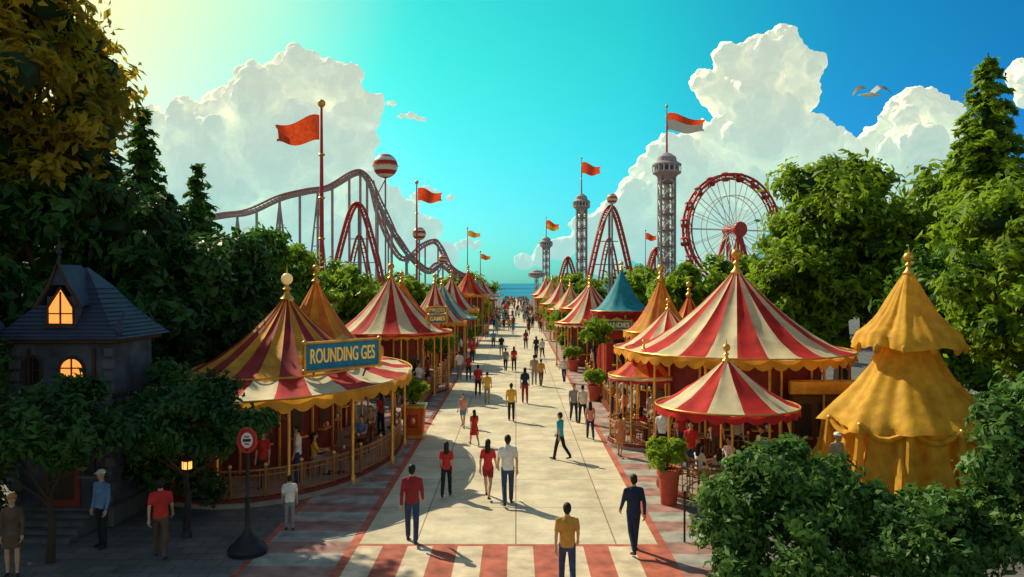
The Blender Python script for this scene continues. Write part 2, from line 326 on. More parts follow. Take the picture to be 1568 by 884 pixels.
def posts(mb,cx,cy,rx,ry,z,n,m=GOLD,r=.05,k=.95,a0=0):
    for j in range(n):
        a=a0+2*math.pi*j/n; px,py=cx+rx*k*math.cos(a),cy+ry*k*math.sin(a)
        mb.tube([(px,py,.0),(px,py,.25),(px,py,.3),(px,py,z-.3),(px,py,z-.22),(px,py,z)],[r*1.8,r*1.6,r,r*.9,r*1.7,r*1.2],m,8)
        mb.tube([(px,py,z-.6),(px+(cx-px)*.06,py+(cy-py)*.06,z-.2),(px+(cx-px)*.14,py+(cy-py)*.14,z)],.02,m,5)
def railing(mb,pts,h=.95,step=.16,m=RAIL,base=WOODR,bh=.22):
    pts=[Vector(p) for p in pts]
    mb.tube([p+Vector((0,0,h)) for p in pts],.035,m,6); mb.tube([p+Vector((0,0,h-.14)) for p in pts],.018,m,5); mb.tube([p+Vector((0,0,bh+.06)) for p in pts],.022,m,5)
    for a,b_ in zip(pts[:-1],pts[1:]):
        d=b_-a; L_=d.length; an=math.atan2(d.y,d.x); c=(a+b_)/2
        mb.box((c.x,c.y,bh/2),(L_+.02,.16,bh),base,an)
        k=max(1,int(L_/step))
        for i in range(k):
            q=a+d*((i+.5)/k); mb.tube([q+Vector((0,0,bh)),q+Vector((0,0,h))],.012,m,4,False)
    for p in pts[::max(1,int(1.6/max(.1,(pts[1]-pts[0]).length)))]:
        mb.tube([p,p+Vector((0,0,h+.08))],.04,m,6); mb.ell((p.x,p.y,h+.13),.06,GOLD,8,6)
def arc(cx,cy,rx,ry,a0,a1,n): return [(cx+rx*math.cos(R(a0+(a1-a0)*i/n)),cy+ry*math.sin(R(a0+(a1-a0)*i/n)),0) for i in range(n+1)]
def deck(mb,cx,cy,rx,ry,h=.12,m=STONE): mb.lathe((cx,cy,0),[(1,0),(1,h),(.97,h+.02),(0,h+.021)],m,40,rx,ry)
SHOPI=mat('shop_interior',(.06,.04,.03),.5); SHOPG=mat('shop_goods',(.45,.22,.08),.6,nscale=9,var=.5)
def drum(mb,cx,cy,rx,ry,z,m=WOODR,n=14,open_=()):
    mb.lathe((cx,cy,0),[(1,.1),(1.03,.12),(1.03,.22),(1,.24),(1,z-.3),(1.02,z-.28),(1.02,z-.12),(.98,z-.1),(.6,z+.2)],m,n*2,rx,ry)
    for j in range(n):
        a=2*math.pi*(j+.5)/n; ex,ey=cx+rx*1.01*math.cos(a),cy+ry*1.01*math.sin(a); an=math.atan2(math.sin(a)*rx,math.cos(a)*ry)
        mb.box((ex,ey,1.55),(.05,.62,1.0),WOOD,an); mb.box((ex+.03*math.cos(an),ey+.03*math.sin(an),1.55),(.03,.5,.86),SHOPI,an)
        mb.box((ex+.08*math.cos(an),ey+.08*math.sin(an),1.02),(.24,.7,.06),GOLD,an)
        for q in(-.15,.02,.17): mb.ell((ex+.08*math.cos(an)-q*math.sin(an),ey+.08*math.sin(an)+q*math.cos(an),1.13),(.06,.06,.09),[SHOPG,REDP,WHITEP][(j+int(q*10))%3],6,5)
        a=2*math.pi*j/n; mb.tube([(cx+rx*1.03*math.cos(a),cy+ry*1.03*math.sin(a),.2),(cx+rx*1.03*math.cos(a),cy+ry*1.03*math.sin(a),z-.2)],.05,GOLD,6)
def signboard(name,cx,cy,cz,w,h,rz,text,size,tm=None):
    b=MB(); b.box((0,0,0),(w,.08,h),TEALP,0,.02)
    for sx,sz,dx,dz in [(0,h/2,w+.14,.08),(0,-h/2,w+.14,.08),(-w/2,0,.08,h+.08),(w/2,0,.08,h+.08)]: b.box((sx,-.035,sz),(dx,.13,dz),GOLD,0,.02)
    for sx in(-1,1):
        for sz in(-1,1): b.ell((sx*w/2,-.05,sz*h/2),.09,GOLD,10,8)
        b.ell((sx*(w/2+.12),-.02,0),(.1,.05,.2),GOLD,10,8)
        b.tube([(sx*w*.35,.05,-h/2),(sx*w*.35,.25,-h/2-.35)],.03,DARK,6)
    b.lathe((0,0,h/2+.02),[(.2,0),(.16,.08),(.05,.14),(0,.2)],GOLD,12,1.6,.3)
    o=b.obj(name); o.location=(cx,cy,cz); o.rotation_euler=(0,0,rz)
    cu=bpy.data.curves.new('lettering','FONT'); cu.body=text; cu.size=size; cu.extrude=.015; cu.offset=.004; cu.align_x='CENTER'; cu.align_y='CENTER'
    t=bpy.data.objects.new('lettering',cu); sc.collection.objects.link(t); cu.materials.append(tm or mat('sign_letters',(.9,.55,.12),.4,emit=(.9,.5,.1),estr=.2))
    t.parent=o; t.location=(0,-.055,0); t.rotation_euler=(R(90),0,0)
    bpy.context.view_layer.update(); wd=t.dimensions.x
    if wd>0: t.scale=(w*.86/wd,h*.52/max(.01,t.dimensions.y),1)
    return o
b=MB(); deck(b,-8.0,27.8,4.0,6.8); canopy(b,-8.0,27.8,4.25,7.0,2.85,5.45,26,RED,CREAM,GOLDC,2.0,.36,.09,5,20,V2=GOLDC,inner=(MAROON,GOLDC,.35))
finial(b,-8.0,27.8,5.6,1.2,GLOBE); posts(b,-8.0,27.8,4.25,7.0,2.8,14,GOLD,.05,.94,R(13)); drum(b,-8.9,28.3,2.3,4.2,2.9)
railing(b,arc(-8.0,27.8,3.85,6.65,-150,42,44)); b.obj('carousel_pavilion')
b=MB(); canopy(b,-8.3,33.0,2.0,2.2,3.5,6.1,16,ORANGE,GOLDC,GOLDC,1.5,.25,.06,4); finial(b,-8.3,33,6.2,.9); posts(b,-8.3,33,2,2.2,3.5,8); drum(b,-8.3,33,1.5,1.6,3.5); b.obj('orange_tent')
signboard('rounding_ges_sign',-5.45,25.0,3.75,2.9,.86,R(50),'ROUNDING GES',.6)
def roundtent(name,cx,cy,r,zr,zt,n,A,B,V,ball=GOLD,fs=.9,rail=None,wall=.66,V2=None,p=1.6,wm=WOODR):
    b=MB(); deck(b,cx,cy,r*.97,r*.97); canopy(b,cx,cy,r,r,zr,zt,n,A,B,V,p,.3,.07,4,12,V2=V2); finial(b,cx,cy,zt+.12,fs,ball); posts(b,cx,cy,r,r,zr,max(6,n//2))
    if wall: drum(b,cx,cy,r*wall,r*wall,zr,wm)
    if rail: railing(b,arc(cx,cy,r*.94,r*.94,rail[0],rail[1],22))
    return b.obj(name)
roundtent('striped_tent',-6.9,44,3.35,3.35,6.3,20,RED,CREAM,GOLDC,fs=1.1,rail=(-150,20),wall=.5,V2=RED)
roundtent('striped_tent',-7.6,53,2.4,3.6,6.1,16,ORANGE,GOLDC,GOLDC,wall=.6)
roundtent('striped_tent',-5.9,58,2.3,3.2,6.0,16,RED,CREAM,GOLDC,wall=.7)
roundtent('striped_tent',-6.2,67,2.9,3.1,5.9,16,TEALC,CREAM,RED,wall=.7,V2=TEALC)
roundtent('striped_tent',-6.3,78,2.7,3.4,6.6,16,RED,CREAM,GOLDC,wall=.7)
roundtent('striped_tent',-5.6,94,2.5,4.6,7.4,16,RED,ORANGE,GOLDC,wall=.7)
roundtent('striped_tent',-6,120,3.2,3.6,6.5,14,TEALC,CREAM,RED,wall=.7)
roundtent('striped_tent',-6.5,150,3.5,3.6,7,14,RED,CREAM,GOLDC,wall=.7)
signboard('shop_sign',-4.3,43.3,4.05,1.3,.45,R(50),'GAMES',.5)
signboard('shop_sign',-5.5,55.6,4.1,1.3,.45,R(20),'PRIZES',.5)
b=MB(); cx,cy=8.3,30; deck(b,cx,cy,3.9,3.9); canopy(b,cx,cy,4.15,4.15,3.5,6.45,24,RED,CREAM,GOLDC,1.55,.36,.09,5,14,V2=GOLDC); finial(b,cx,cy,6.55,1.2); posts(b,cx,cy,4.15,4.15,3.45,12); drum(b,cx,cy,3.0,3.0,3.5); railing(b,arc(cx,cy,3.9,3.9,150,260,18)); b.obj('big_striped_tent')
b=MB(); canopy(b,6.3,33,2.2,2.6,3.35,4.9,16,RED,CREAM,GOLDC,1.5,.28,.06,4,tip=.03); posts(b,6.3,33,2.2,2.6,3.3,8); finial(b,6.3,33,5.0,.6); b.obj('striped_tent')
b=MB(); cx,cy=6.05,22.9; deck(b,cx,cy,2.0,2.0); canopy(b,cx,cy,2.0,2.0,2.5,3.8,12,RED,CREAM,RED,1.3,.24,.07,5,12); finial(b,cx,cy,3.85,.65); posts(b,cx,cy,2.0,2.0,2.5,6,GOLD,.035,.93,R(20)); railing(b,arc(cx,cy,1.9,1.9,120,300,18)); b.obj('cafe_canopy')
b=MB(); cx,cy=4.75,29.6; deck(b,cx,cy,1.35,1.35); canopy(b,cx,cy,1.3,1.3,2.6,3.6,12,RED,ORANGE,RED,1.3,.22,.05,4,10,V2=CREAM); finial(b,cx,cy,3.62,.45); posts(b,cx,cy,1.3,1.3,2.6,6,GOLD,.03); railing(b,arc(cx,cy,1.25,1.25,100,330,18)); b.obj('cafe_canopy')
roundtent('striped_tent',6.9,38,1.75,3.7,6.2,14,ORANGE,GOLDC,GOLDC,wall=.7)
roundtent('striped_tent',8.9,41,1.3,3.7,5.4,14,RED,GOLDC,GOLDC,wall=.7)
b=MB(); cx,cy=6.5,49; b.lathe((cx,cy,0),[(1.5,0),(1.5,4.0),(1.62,4.05),(1.62,4.25),(1.4,4.3)],REDP,8); canopy(b,cx,cy,1.9,1.9,4.3,6.8,12,TEALC,TEALC,RED,1.7,.25,.05,4); finial(b,cx,cy,6.9,.7); posts(b,cx,cy,1.8,1.8,4.2,8)
b.box((cx,cy-1.45,1.9),(1.3,.14,1.4),DARK,0,.02); b.box((cx,cy-1.62,1.1),(1.5,.4,.1),GOLD,0,.02); b.obj('teal_roof_kiosk')
signboard('shop_sign',6.0,47.2,3.5,1.7,.55,R(-12),'CANDIES',.5)
roundtent('striped_tent',5.3,57,2.5,3.2,5.7,16,RED,CREAM,CREAM,wall=.6,V2=RED)
roundtent('striped_tent',6.5,70,2.6,3.8,6.0,16,RED,CREAM,RED,wall=.7)
roundtent('striped_tent',5.6,82,2.4,3.3,5.7,14,ORANGE,CREAM,RED,wall=.7)
roundtent('striped_tent',5.7,100,2.7,3.4,6.2,14,RED,CREAM,RED,wall=.7)
roundtent('striped_tent',5.9,130,3,3.6,6.6,14,ORANGE,CREAM,RED,wall=.7)
roundtent('striped_tent',6.2,165,3.2,3.6,7,14,RED,CREAM,RED,wall=.7)
# yellow draped tent
b=MB(); cx,cy=11.8,24.0
def draped(prof,nf,amp,mat_,seg=160,ph=0.):
    vs=[];fs=[]; kk=len(prof)
    for i,(r,z) in enumerate(prof):
        for j in range(seg):
            a=2*math.pi*j/seg; w=amp[i] if isinstance(amp,list) else amp
            f=math.sin(a*nf+ph+.12*i)+.45*math.sin(a*nf*2.3+1.3+i*.4)+.5*math.sin(a*3+ph)
            rr_=r*(1+w*f); vs.append((cx+rr_*math.cos(a),cy+rr_*math.sin(a),z+w*1.2*math.sin(a*nf*.5+i)))
    for i in range(kk-1):
        for j in range(seg):
            j2=(j+1)%seg; fs.append((i*seg+j,i*seg+j2,(i+1)*seg+j2,(i+1)*seg+j))
    b.add(vs,fs,mat_)
draped([(1.52,4.1),(1.42,4.45),(1.1,4.72),(.8,5.1),(.52,5.6),(.3,6.0),(.14,6.25),(.05,6.3)],11,[.05,.03,.045,.045,.04,.03,.02,0],YEL)
draped([(.95,3.6),(.8,4.0),(.72,4.3),(.85,4.5),(.5,4.7)],14,.05,YEL)
draped([(2.42,1.8),(2.32,2.0),(1.95,2.35),(1.55,2.8),(1.2,3.25),(.95,3.65),(.75,4.1)],9,[.07,.045,.05,.05,.05,.04,.03],YEL)
draped([(2.6,.0),(2.45,.5),(2.22,1.1),(2.12,1.6),(2.2,1.95)],15,[.09,.08,.06,.04,.02],YEL,ph=1.)
for j in range(11):
    a=2*math.pi*(j+.5)/11; p0=Vector((cx+2.36*math.cos(a),cy+2.36*math.sin(a),1.95)); a2=a+2*math.pi/11; p1=Vector((cx+2.36*math.cos(a2),cy+2.36*math.sin(a2),1.95))
    b.tube([p0.lerp(p1,t)+Vector((0,0,-.35*math.sin(math.pi*t))) for t in [0,.2,.4,.6,.8,1]],[.05,.08,.1,.1,.08,.05],YEL,6); b.ell(tuple(p0),.09,GOLD,8,6)
    b.tube([(p0.x,p0.y,1.9),(cx+2.42*math.cos(a),cy+2.42*math.sin(a),1.1),(cx+2.62*math.cos(a),cy+2.62*math.sin(a),.02)],[.1,.14,.24],YEL,8)
for j in range(12):
    a=2*math.pi*j/12; b.ell((cx+1.5*math.cos(a),cy+1.5*math.sin(a),4.08),(.1,.1,.16),YEL,8,6)
finial(b,cx,cy,6.4,.85); b.obj('yellow_draped_tent')
b=MB(); b.box((10.4,27.5,1.2),(2.2,1.6,2.4),WOOD,0,.03); b.box((10.4,26.68,2.5),(2.5,.3,.5),GOLD,0,.05); b.box((13.6,27.2,1.3),(1.8,1.6,2.6),WOODR,0,.03); b.ell((14.1,26.3,2.95),(.15,.15,.28),GOLD,10,8); b.box((13.6,26.3,2.66),(2,.3,.16),GOLD,0,.03)
for xx in (9.6,10.4,11.2): b.box((xx,26.68,1.4),(.55,.06,1.1),SHOPI,0,.01); b.box((xx,26.66,.8),(.65,.1,.08),GOLD,0,.01)
b.obj('ticket_booth')
# ------------------------------------------------------------------ house
b=MB(); hx,hy=-11.15,20.6; HW,HD=1.2,1.1; F_=hy-HD
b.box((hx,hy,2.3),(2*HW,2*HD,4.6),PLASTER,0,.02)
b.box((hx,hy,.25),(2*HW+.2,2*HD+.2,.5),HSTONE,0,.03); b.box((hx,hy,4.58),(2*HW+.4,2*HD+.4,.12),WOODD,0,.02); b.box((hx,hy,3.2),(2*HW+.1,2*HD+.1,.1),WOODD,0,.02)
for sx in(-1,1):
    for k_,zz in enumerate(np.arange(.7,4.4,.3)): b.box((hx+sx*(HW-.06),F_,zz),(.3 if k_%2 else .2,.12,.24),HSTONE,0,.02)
    for zz in (3.6,): b.box((hx+sx*(HW-.4),F_-.03,zz+.3),(.07,.06,1.0),WOODD)
e=HW+.35; g=HD+.35
def roofz(r,z): return [(hx-e*r,hy-g*r,z),(hx+e*r,hy-g*r,z),(hx+e*r,hy+g*r,z),(hx-e*r,hy+g*r,z)]
lv=[roofz(1,4.64),roofz(.8,4.95),roofz(.55,5.4),roofz(.3,5.95),roofz(.03,6.4)]
P=[p for l in lv for p in l]; FF=[(i*4+j,i*4+(j+1)%4,i*4+4+(j+1)%4,i*4+4+j) for i in range(4) for j in range(4)]
b.add(P,FF,SLATE)
for i_,r_ in enumerate(np.linspace(.97,.35,12)):
    z_=np.interp(r_,[.03,.3,.55,.8,1],[6.4,5.95,5.4,4.95,4.64])+.02; q=roofz(r_,z_); b.tube(q+[q[0]],.018,SLATE,4,False)
dx=hx+.02; dy=F_-.05
b.box((dx,dy+.4,5.2),(.72,.8,.95),PLASTER,0,.01)
b.add([(dx-.52,dy-.12,5.45),(dx,dy-.12,6.45),(dx+.52,dy-.12,5.45),(dx-.52,dy+.9,5.45),(dx,dy+.9,6.45),(dx+.52,dy+.9,5.45),(dx-.2,dy-.12,5.95),(dx+.2,dy-.12,5.95)],[(0,1,4,3),(1,2,5,4),(6,7,1)],SLATE)
b.tube([(dx-.58,dy-.15,5.4),(dx-.22,dy-.15,5.95),(dx,dy-.15,6.52),(dx+.22,dy-.15,5.95),(dx+.58,dy-.15,5.4)],.045,WOODD,6)
b.tube([(dx,dy-.1,6.4),(dx,dy-.1,7.1)],[.05,.01],DARK,6); b.ell((dx,dy-.1,6.75),.07,DARK,8,6); b.box((dx,dy-.1,6.9),(.22,.02,.03),DARK)
b.add([(dx-.3,dy-.02,5.0),(dx+.3,dy-.02,5.0),(dx+.3,dy-.02,5.4),(dx,dy-.02,5.85),(dx-.3,dy-.02,5.4)],[(0,1,2,3,4)],GLOW)
b.tube([(dx-.32,dy-.05,4.98),(dx+.32,dy-.05,4.98),(dx+.32,dy-.05,5.4),(dx,dy-.05,5.9),(dx-.32,dy-.05,5.4),(dx-.32,dy-.05,4.98)],.035,WOODD,5)
b.box((dx,dy-.05,5.38),(.035,.03,.8),WOODD); b.box((dx,dy-.052,5.25),(.6,.03,.03),WOODD); b.box((dx,dy-.08,4.93),(.8,.14,.06),WOODD)
def archwin(x,y,z,w,h,m):
    n=12; pts=[(x-w/2,y,z),(x+w/2,y,z)]+[(x+w/2*math.cos(math.pi*i/n),y,z+h-w/2+w/2*math.sin(math.pi*i/n)) for i in range(n+1)]
    b.add(pts,[tuple(range(len(pts)))],m); b.tube([pts[0]]+[(p[0],y-.02,p[2]) for p in pts[1:]]+[pts[0]],.04,WOODD,5)
    b.box((x,y-.02,z+h/2),(.03,.03,h*.95),WOODD); b.box((x,y-.021,z+h*.5),(w*.95,.03,.03),WOODD); b.box((x,y-.06,z-.05),(w+.2,.14,.07),HSTONE)
DG=mat('dark_glass',(.02,.02,.03),.1)
archwin(hx+.25,F_-.02,3.65,.62,.52,GLOW); archwin(hx-.7,F_-.02,3.5,.4,.7,DG); archwin(hx+.8,F_-.02,1.3,.5,1.1,DG)
b.box((hx+.0,F_-.03,1.5),(.9,.1,2.0),DOORR,0,.02); b.box((hx+.0,F_-.08,1.5),(.65,.06,1.6),WOODD,0,.02)
for i in range(4): b.box((hx,F_-.25-.3*i,(.42-.1*i)/2),(1.8,.31,.42-.1*i),HSTONE,0,.01)
for sx in(-1,1):
    b.ell((hx+sx*(HW+.25),F_-.1,4.85),(.11,.11,.2),SLATE,8,6); b.tube([(hx+sx*(HW+.25),F_-.1,4.95),(hx+sx*(HW+.38),F_-.1,5.3)],[.06,.01],SLATE,6)
b.obj('storybook_house')
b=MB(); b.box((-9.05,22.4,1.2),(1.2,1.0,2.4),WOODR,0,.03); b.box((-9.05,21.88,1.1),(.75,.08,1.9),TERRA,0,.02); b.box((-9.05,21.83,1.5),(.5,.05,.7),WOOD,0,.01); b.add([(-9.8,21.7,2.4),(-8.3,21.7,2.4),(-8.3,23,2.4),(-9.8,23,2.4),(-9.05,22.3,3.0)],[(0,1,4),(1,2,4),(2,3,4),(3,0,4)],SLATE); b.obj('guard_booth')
b=MB(); x,y=-7.75,18.7; b.tube([(x,y,0),(x,y,.15),(x,y,.2),(x,y,1.55)],[.12,.1,.045,.035],DARK,8); b.lathe((x,y,1.55),[(.05,0),(.09,.04),(.11,.26),(.14,.28),(.06,.37),(.02,.45)],DARK,6)
for j in range(6):
    a=2*math.pi*(j+.5)/6; b.box((x+.1*math.cos(a),y+.1*math.sin(a),1.71),(.012,.075,.17),LAMPG,a)
b.obj('lantern_post')
b=MB(); x,y=-5.95,17.6
b.lathe((x,y,0),[(.42,0),(.44,.1),(.38,.2),(.3,.24),(.22,.34),(.14,.42),(.09,.5),(.06,.56),(.05,1.2),(.07,1.25),(.045,1.3),(.04,2.25),(.06,2.28),(.03,2.32)],DARK,16)
n=24
def disc(z,r,yy,m,rh=1.3): b.add([(x+r*math.cos(2*math.pi*i/n),yy,z+r*rh*math.sin(2*math.pi*i/n)) for i in range(n)],[tuple(range(n))],m)
b.tube([(x+.2*math.cos(2*math.pi*i/n),y-.03,2.52+.26*math.sin(2*math.pi*i/n)) for i in range(n+1)],.035,REDP,6,False); disc(2.52,.19,y-.02,REDP); disc(2.52,.19,y-.0,DARK); disc(2.52,.13,y-.035,WHITEP)
b.box((x,y-.045,2.52),(.17,.012,.06),DARK); b.box((x,y-.045,2.6),(.1,.012,.03),REDP); b.box((x,y-.045,2.44),(.1,.012,.03),REDP); b.obj('no_entry_sign')
# ------------------------------------------------------------------ planters
def planter_sq(x,y,s=1.):
    b=MB(); b.box((x,y,.08*s),(.86*s,.86*s,.16*s),GOLD,0,.02)
    w0,w1=.34*s,.42*s
    b.add([(x-w0,y-w0,.16*s),(x+w0,y-w0,.16*s),(x+w0,y+w0,.16*s),(x-w0,y+w0,.16*s),(x-w1,y-w1,1.2*s),(x+w1,y-w1,1.2*s),(x+w1,y+w1,1.2*s),(x-w1,y+w1,1.2*s)],[(0,1,5,4),(1,2,6,5),(2,3,7,6),(3,0,4,7),(4,5,6,7)],ORANGE)
    b.box((x,y,1.24*s),(.94*s,.94*s,.12*s),GOLD,0,.02); b.box((x,y-.4*s,.7*s),(.4*s,.06,.5*s),REDP,0,.02); b.ell((x,y-.44*s,.7*s),(.1,.03,.14),GOLD,8,6)
    o=b.obj('square_planter'); rr=random.Random(3)
    f=foliage('shrub',[(x+rr.uniform(-.4,.4)*s,y+rr.uniform(-.35,.35)*s,(1.6+rr.uniform(-.1,.5))*s,.3*s) for _ in range(9)],3500,.075*s,L_LT,(x,y,.05,1.7*s)); f.parent=o
def pot(x,y,h=.75,r=.3,br=.55,m=TERRA,bh=None):
    b=MB(); b.lathe((x,y,0),[(.0,0),(r*.68,0),(r*.72,.03),(r*.95,h*.85),(r*1.1,h*.86),(r*1.12,h),(r*.98,h),(r*.95,h*.92),(0,h*.92)],m,20)
    o=b.obj('terracotta_pot'); rr=random.Random(int(x*100))
    f=foliage('shrub',[(x+rr.uniform(-1,1)*br*.6,y+rr.uniform(-1,1)*br*.5,h+br*(.3+rr.uniform(0,.7)),br*.4) for _ in range(9)],3000,.08,L_LT,(x,y,.04,h+br*.5)); f.parent=o
planter_sq(-3.95,30.9,1.0)
pot(4.15,21.6,.95,.3,.6); pot(4.0,40.5,.8,.36,.6); pot(3.9,54,.8,.4,.7); pot(4.15,64,.8,.4,.8); pot(-4.2,75,.8,.4,.8)
def topiary(x,y,z,r): foliage('topiary_tree',[(x+r*.45*math.cos(a)*s,y+r*.45*math.sin(a)*s,z+dz*r,r*.5) for a,s,dz in [(0,0,0),(0,1,.1),(2,1,.3),(4,1,-.1),(1,1,-.4),(3,1,-.3),(5,1,.4),(2.5,.2,.5)]],5000,.11,L_LT,(x,y,.08,z))
topiary(4.6,46,3.1,1.0); topiary(-4.9,52,2.0,1.0); topiary(4.3,75,2.3,1.2); topiary(4.4,88,2.5,1.3); topiary(-4.7,84,2.3,1.2); topiary(4.5,110,2.6,1.5); topiary(-4.8,104,2.6,1.5)
b=MB(); railing(b,[(-4.5,36+i*1.6,0) for i in range(20)],1.0,.2); b.obj('railing_fence')
b=MB(); railing(b,[(4.35,33+i*1.5,0) for i in range(12)],1.0,.2); b.obj('railing_fence')
b=MB(); b.tube([(3.9,18.4,0),(3.9,18.4,1.1)],.025,DARK,6); b.ell((3.9,18.4,1.15),.05,DARK,8,6); b.obj('slim_post')
# ------------------------------------------------------------------ flags and rides
def flag(name,x,y,ztop,fl,fh,side,m=FLAGR,pr=.12,two=None,stripe=False,zb=0):
    b=MB(); b.tube([(x,y,zb),(x,y,zb+(ztop-zb)*.6),(x,y,ztop)],[pr*1.3,pr,pr*.55],REDP if pr>.1 else STEEL,8); b.ell((x,y,ztop+pr*1.5),pr*1.9,GOLD,10,8)
    if pr>.1:
        for zz in (.45,.62,.8): b.ell((x,y,zb+(ztop-zb)*zz),(pr*1.7,pr*1.7,pr*.8),GOLD,10,6)
    nx,nz=18,7; vs=[];fs=[];ms=[]
    for i in range(nx+1):
        u=i/nx
        for j in range(nz+1):
            v=j/nz; h=fh*(1-.38*u); zz=ztop-.3*fh-(v*h)-.42*fh*u+.12*fh*math.sin(u*7+v)
            xx=u*fl*(1-(.16 if (i==nx and 2<=j<=5) else 0)); vs.append((x+side*(xx+pr),y+.16*fl*math.sin(u*6.5+v*.9)*u**.5,zz))
    for i in range(nx):
        for j in range(nz):
            k=i*(nz+1)+j; fs.append((k,k+nz+1,k+nz+2,k+1)); ms.append(two if (two and j>=nz//2) else m)
    b.add(vs,fs,ms)
    return b.obj(name)
flag('flagpole',-18.3,75,22.6,4.2,2.6,-1,FLAGR,.2)
flag('flagpole',-12.2,98,18.2,3,1.7,1,FLAGR,.13)
flag('flagpole',-7.6,125,14.5,2.,1.,1,GOLDC,.08); flag('flagpole',-5.8,130,11,1.6,.9,1,ORANGE,.08); flag('flagpole',-34,125,11,2.4,1.6,-1,FLAGR,.1)
flag('flagpole',18.2,112,13.3,1.5,1,1,FLAGR,.06)
def catmull(P,n=10):
    P=[Vector(p) for p in P]; Q=[P[0]*2-P[1]]+P+[P[-1]*2-P[-2]]; out=[]
    for i in range(1,len(Q)-2):
        for k in range(n):
            t=k/n; a,b_,c,d=Q[i-1:i+3]; out.append(.5*((2*b_)+(c-a)*t+(2*a-5*b_+4*c-d)*t*t+(3*b_-a-3*c+d)*t**3))
    out.append(P[-1]); return out
def track(mb,P,g=.6,m=STEEL,rt=.13,ties=1,n=10,spine=.2,ms=None):
    C=catmull(P,n); Lf=[];Rt=[];Sp=[]
    for i,p in enumerate(C):
        t=(C[min(i+1,len(C)-1)]-C[max(i-1,0)]).normalized(); s=t.cross(Vector((0,0,1)))
        s=s.normalized() if s.length>.05 else Vector((0,1,0)); u=s.cross(t)
        Lf.append(p-s*g);Rt.append(p+s*g);Sp.append(p-u*.55)
    mb.tube(Lf,rt,m,6);mb.tube(Rt,rt,m,6);mb.tube(Sp,spine,ms or m,6)
    for i in range(0,len(C),ties): mb.tube([Lf[i],Sp[i],Rt[i]],rt*.55,ms or m,4,False)
    return C
b=MB(); LG=mat('coaster_grey',(.42,.34,.36),.5,.1); CR=mat('coaster_red',(.55,.06,.05),.5,.1); CP=mat('coaster_rose',(.50,.20,.19),.5,.1)
C=track(b,[(-62,135,15.5),(-49,132,17.4),(-43.6,130,17.9),(-38.3,129,20.0),(-34,129,21.1),(-30.5,130,21.9),(-26.3,130,24.2),(-24.3,130,23.6),(-22.2,131,19.2),(-20,132,14.6),(-17.5,132,10.9),(-14.7,133,8.3),(-12.6,135,9.4),(-9.5,138,7.0),(-6.5,142,6.6)],.75,CP,.17,1,8,.3,LG)
C2=track(b,[(-24.3,134,23.2),(-22.8,135,17),(-19.5,136,10.5),(-16,137,12.8),(-13.5,138,13.2),(-11,138,8.8),(-8.5,139,7.2)],.7,CP,.15,1,8,.24,LG)
for k in [0,6,12,18,24,30,36,41,46,51,56,62,70,78]:
    if k<len(C):
        p=C[k]; b.tube([(p.x,p.y,p.z-.5),(p.x,p.y,0)],.22,LG,8)
        if k%12==0 and p.z>12:
            b.tube([(p.x,p.y,p.z-.8),(p.x-2.2,p.y,0)],.16,LG,6); b.tube([(p.x,p.y,p.z-.8),(p.x+2.2,p.y,0)],.16,LG,6)
            for zz in range(3,int(p.z),3): 
                w=2.2*(1-zz/p.z); b.tube([(p.x-w,p.y,zz),(p.x+w,p.y,zz)],.08,LG,4)
for k in range(4,len(C2),7): p=C2[k]; b.tube([(p.x,p.y,p.z-.5),(p.x,p.y,0)],.15,LG,6)
b.obj('roller_coaster')
def archride(name,x,y,w,h,m,skew=0,g=.5):
    b=MB(); P=[(x-w,y,0),(x-w*.72,y,h*.42),(x-w*.42,y,h*.76),(x-w*.2,y,h*.95),(x,y,h),(x+w*.2,y,h*.95),(x+w*.42,y,h*.76),(x+w*.72,y,h*.42),(x+w,y,0)]
    track(b,P,g,m,.15,1,6,.22)
    P2=[(x-w*.55,y+1.5,0),(x-w*.3,y+1.5,h*.45),(x-w*.12,y+1.5,h*.68),(x,y+1.5,h*.73),(x+w*.12,y+1.5,h*.68),(x+w*.3,y+1.5,h*.45),(x+w*.55,y+1.5,0)]
    track(b,P2,g*.8,m,.1,1,6,.14)
    b.tube([(x,y+1.2,0),(x,y+1.2,h-.6)],.2,STEEL,8)
    for zz in (.25,.5,.7): b.tube([(x-w*(1-zz)*.93,y+1,h*zz),(x+w*(1-zz)*.93,y+1,h*zz)],.08,STEEL,5)
    return b.obj(name)
archride('red_loop_coaster',-24.3,122,5.2,18.3,CR); archride('red_loop_coaster',14.2,120,4.6,17.6,CR); archride('red_loop_coaster',10.4,160,3.2,11.2,CR); archride('red_loop_coaster',22,125,3.0,11.5,CR); 
def ball(x,y,z,r):
    b=MB(); b.ell((x,y,z),r,None,32,16,lambda i,j:(REDP if (i//2)%2==0 else WHITEP)); b.lathe((x,y,z),[(r*1.0,-.08),(r*1.07,-.05),(r*1.07,.05),(r*1.0,.08)],GOLD,24)
    b.tube([(x,y,z-r),(x+.0,y,0)],.14,STEEL,8); b.tube([(x,y,z-r-.2),(x-2,y,z-r-4)],.1,STEEL,6); o=b.obj('striped_globe')
ball(-21.3,130,25.1,2.0); ball(-15.9,131,14.1,1.1); ball(-12.2,133,10.0,.75); ball(14.3,118.5,18.5,.8)
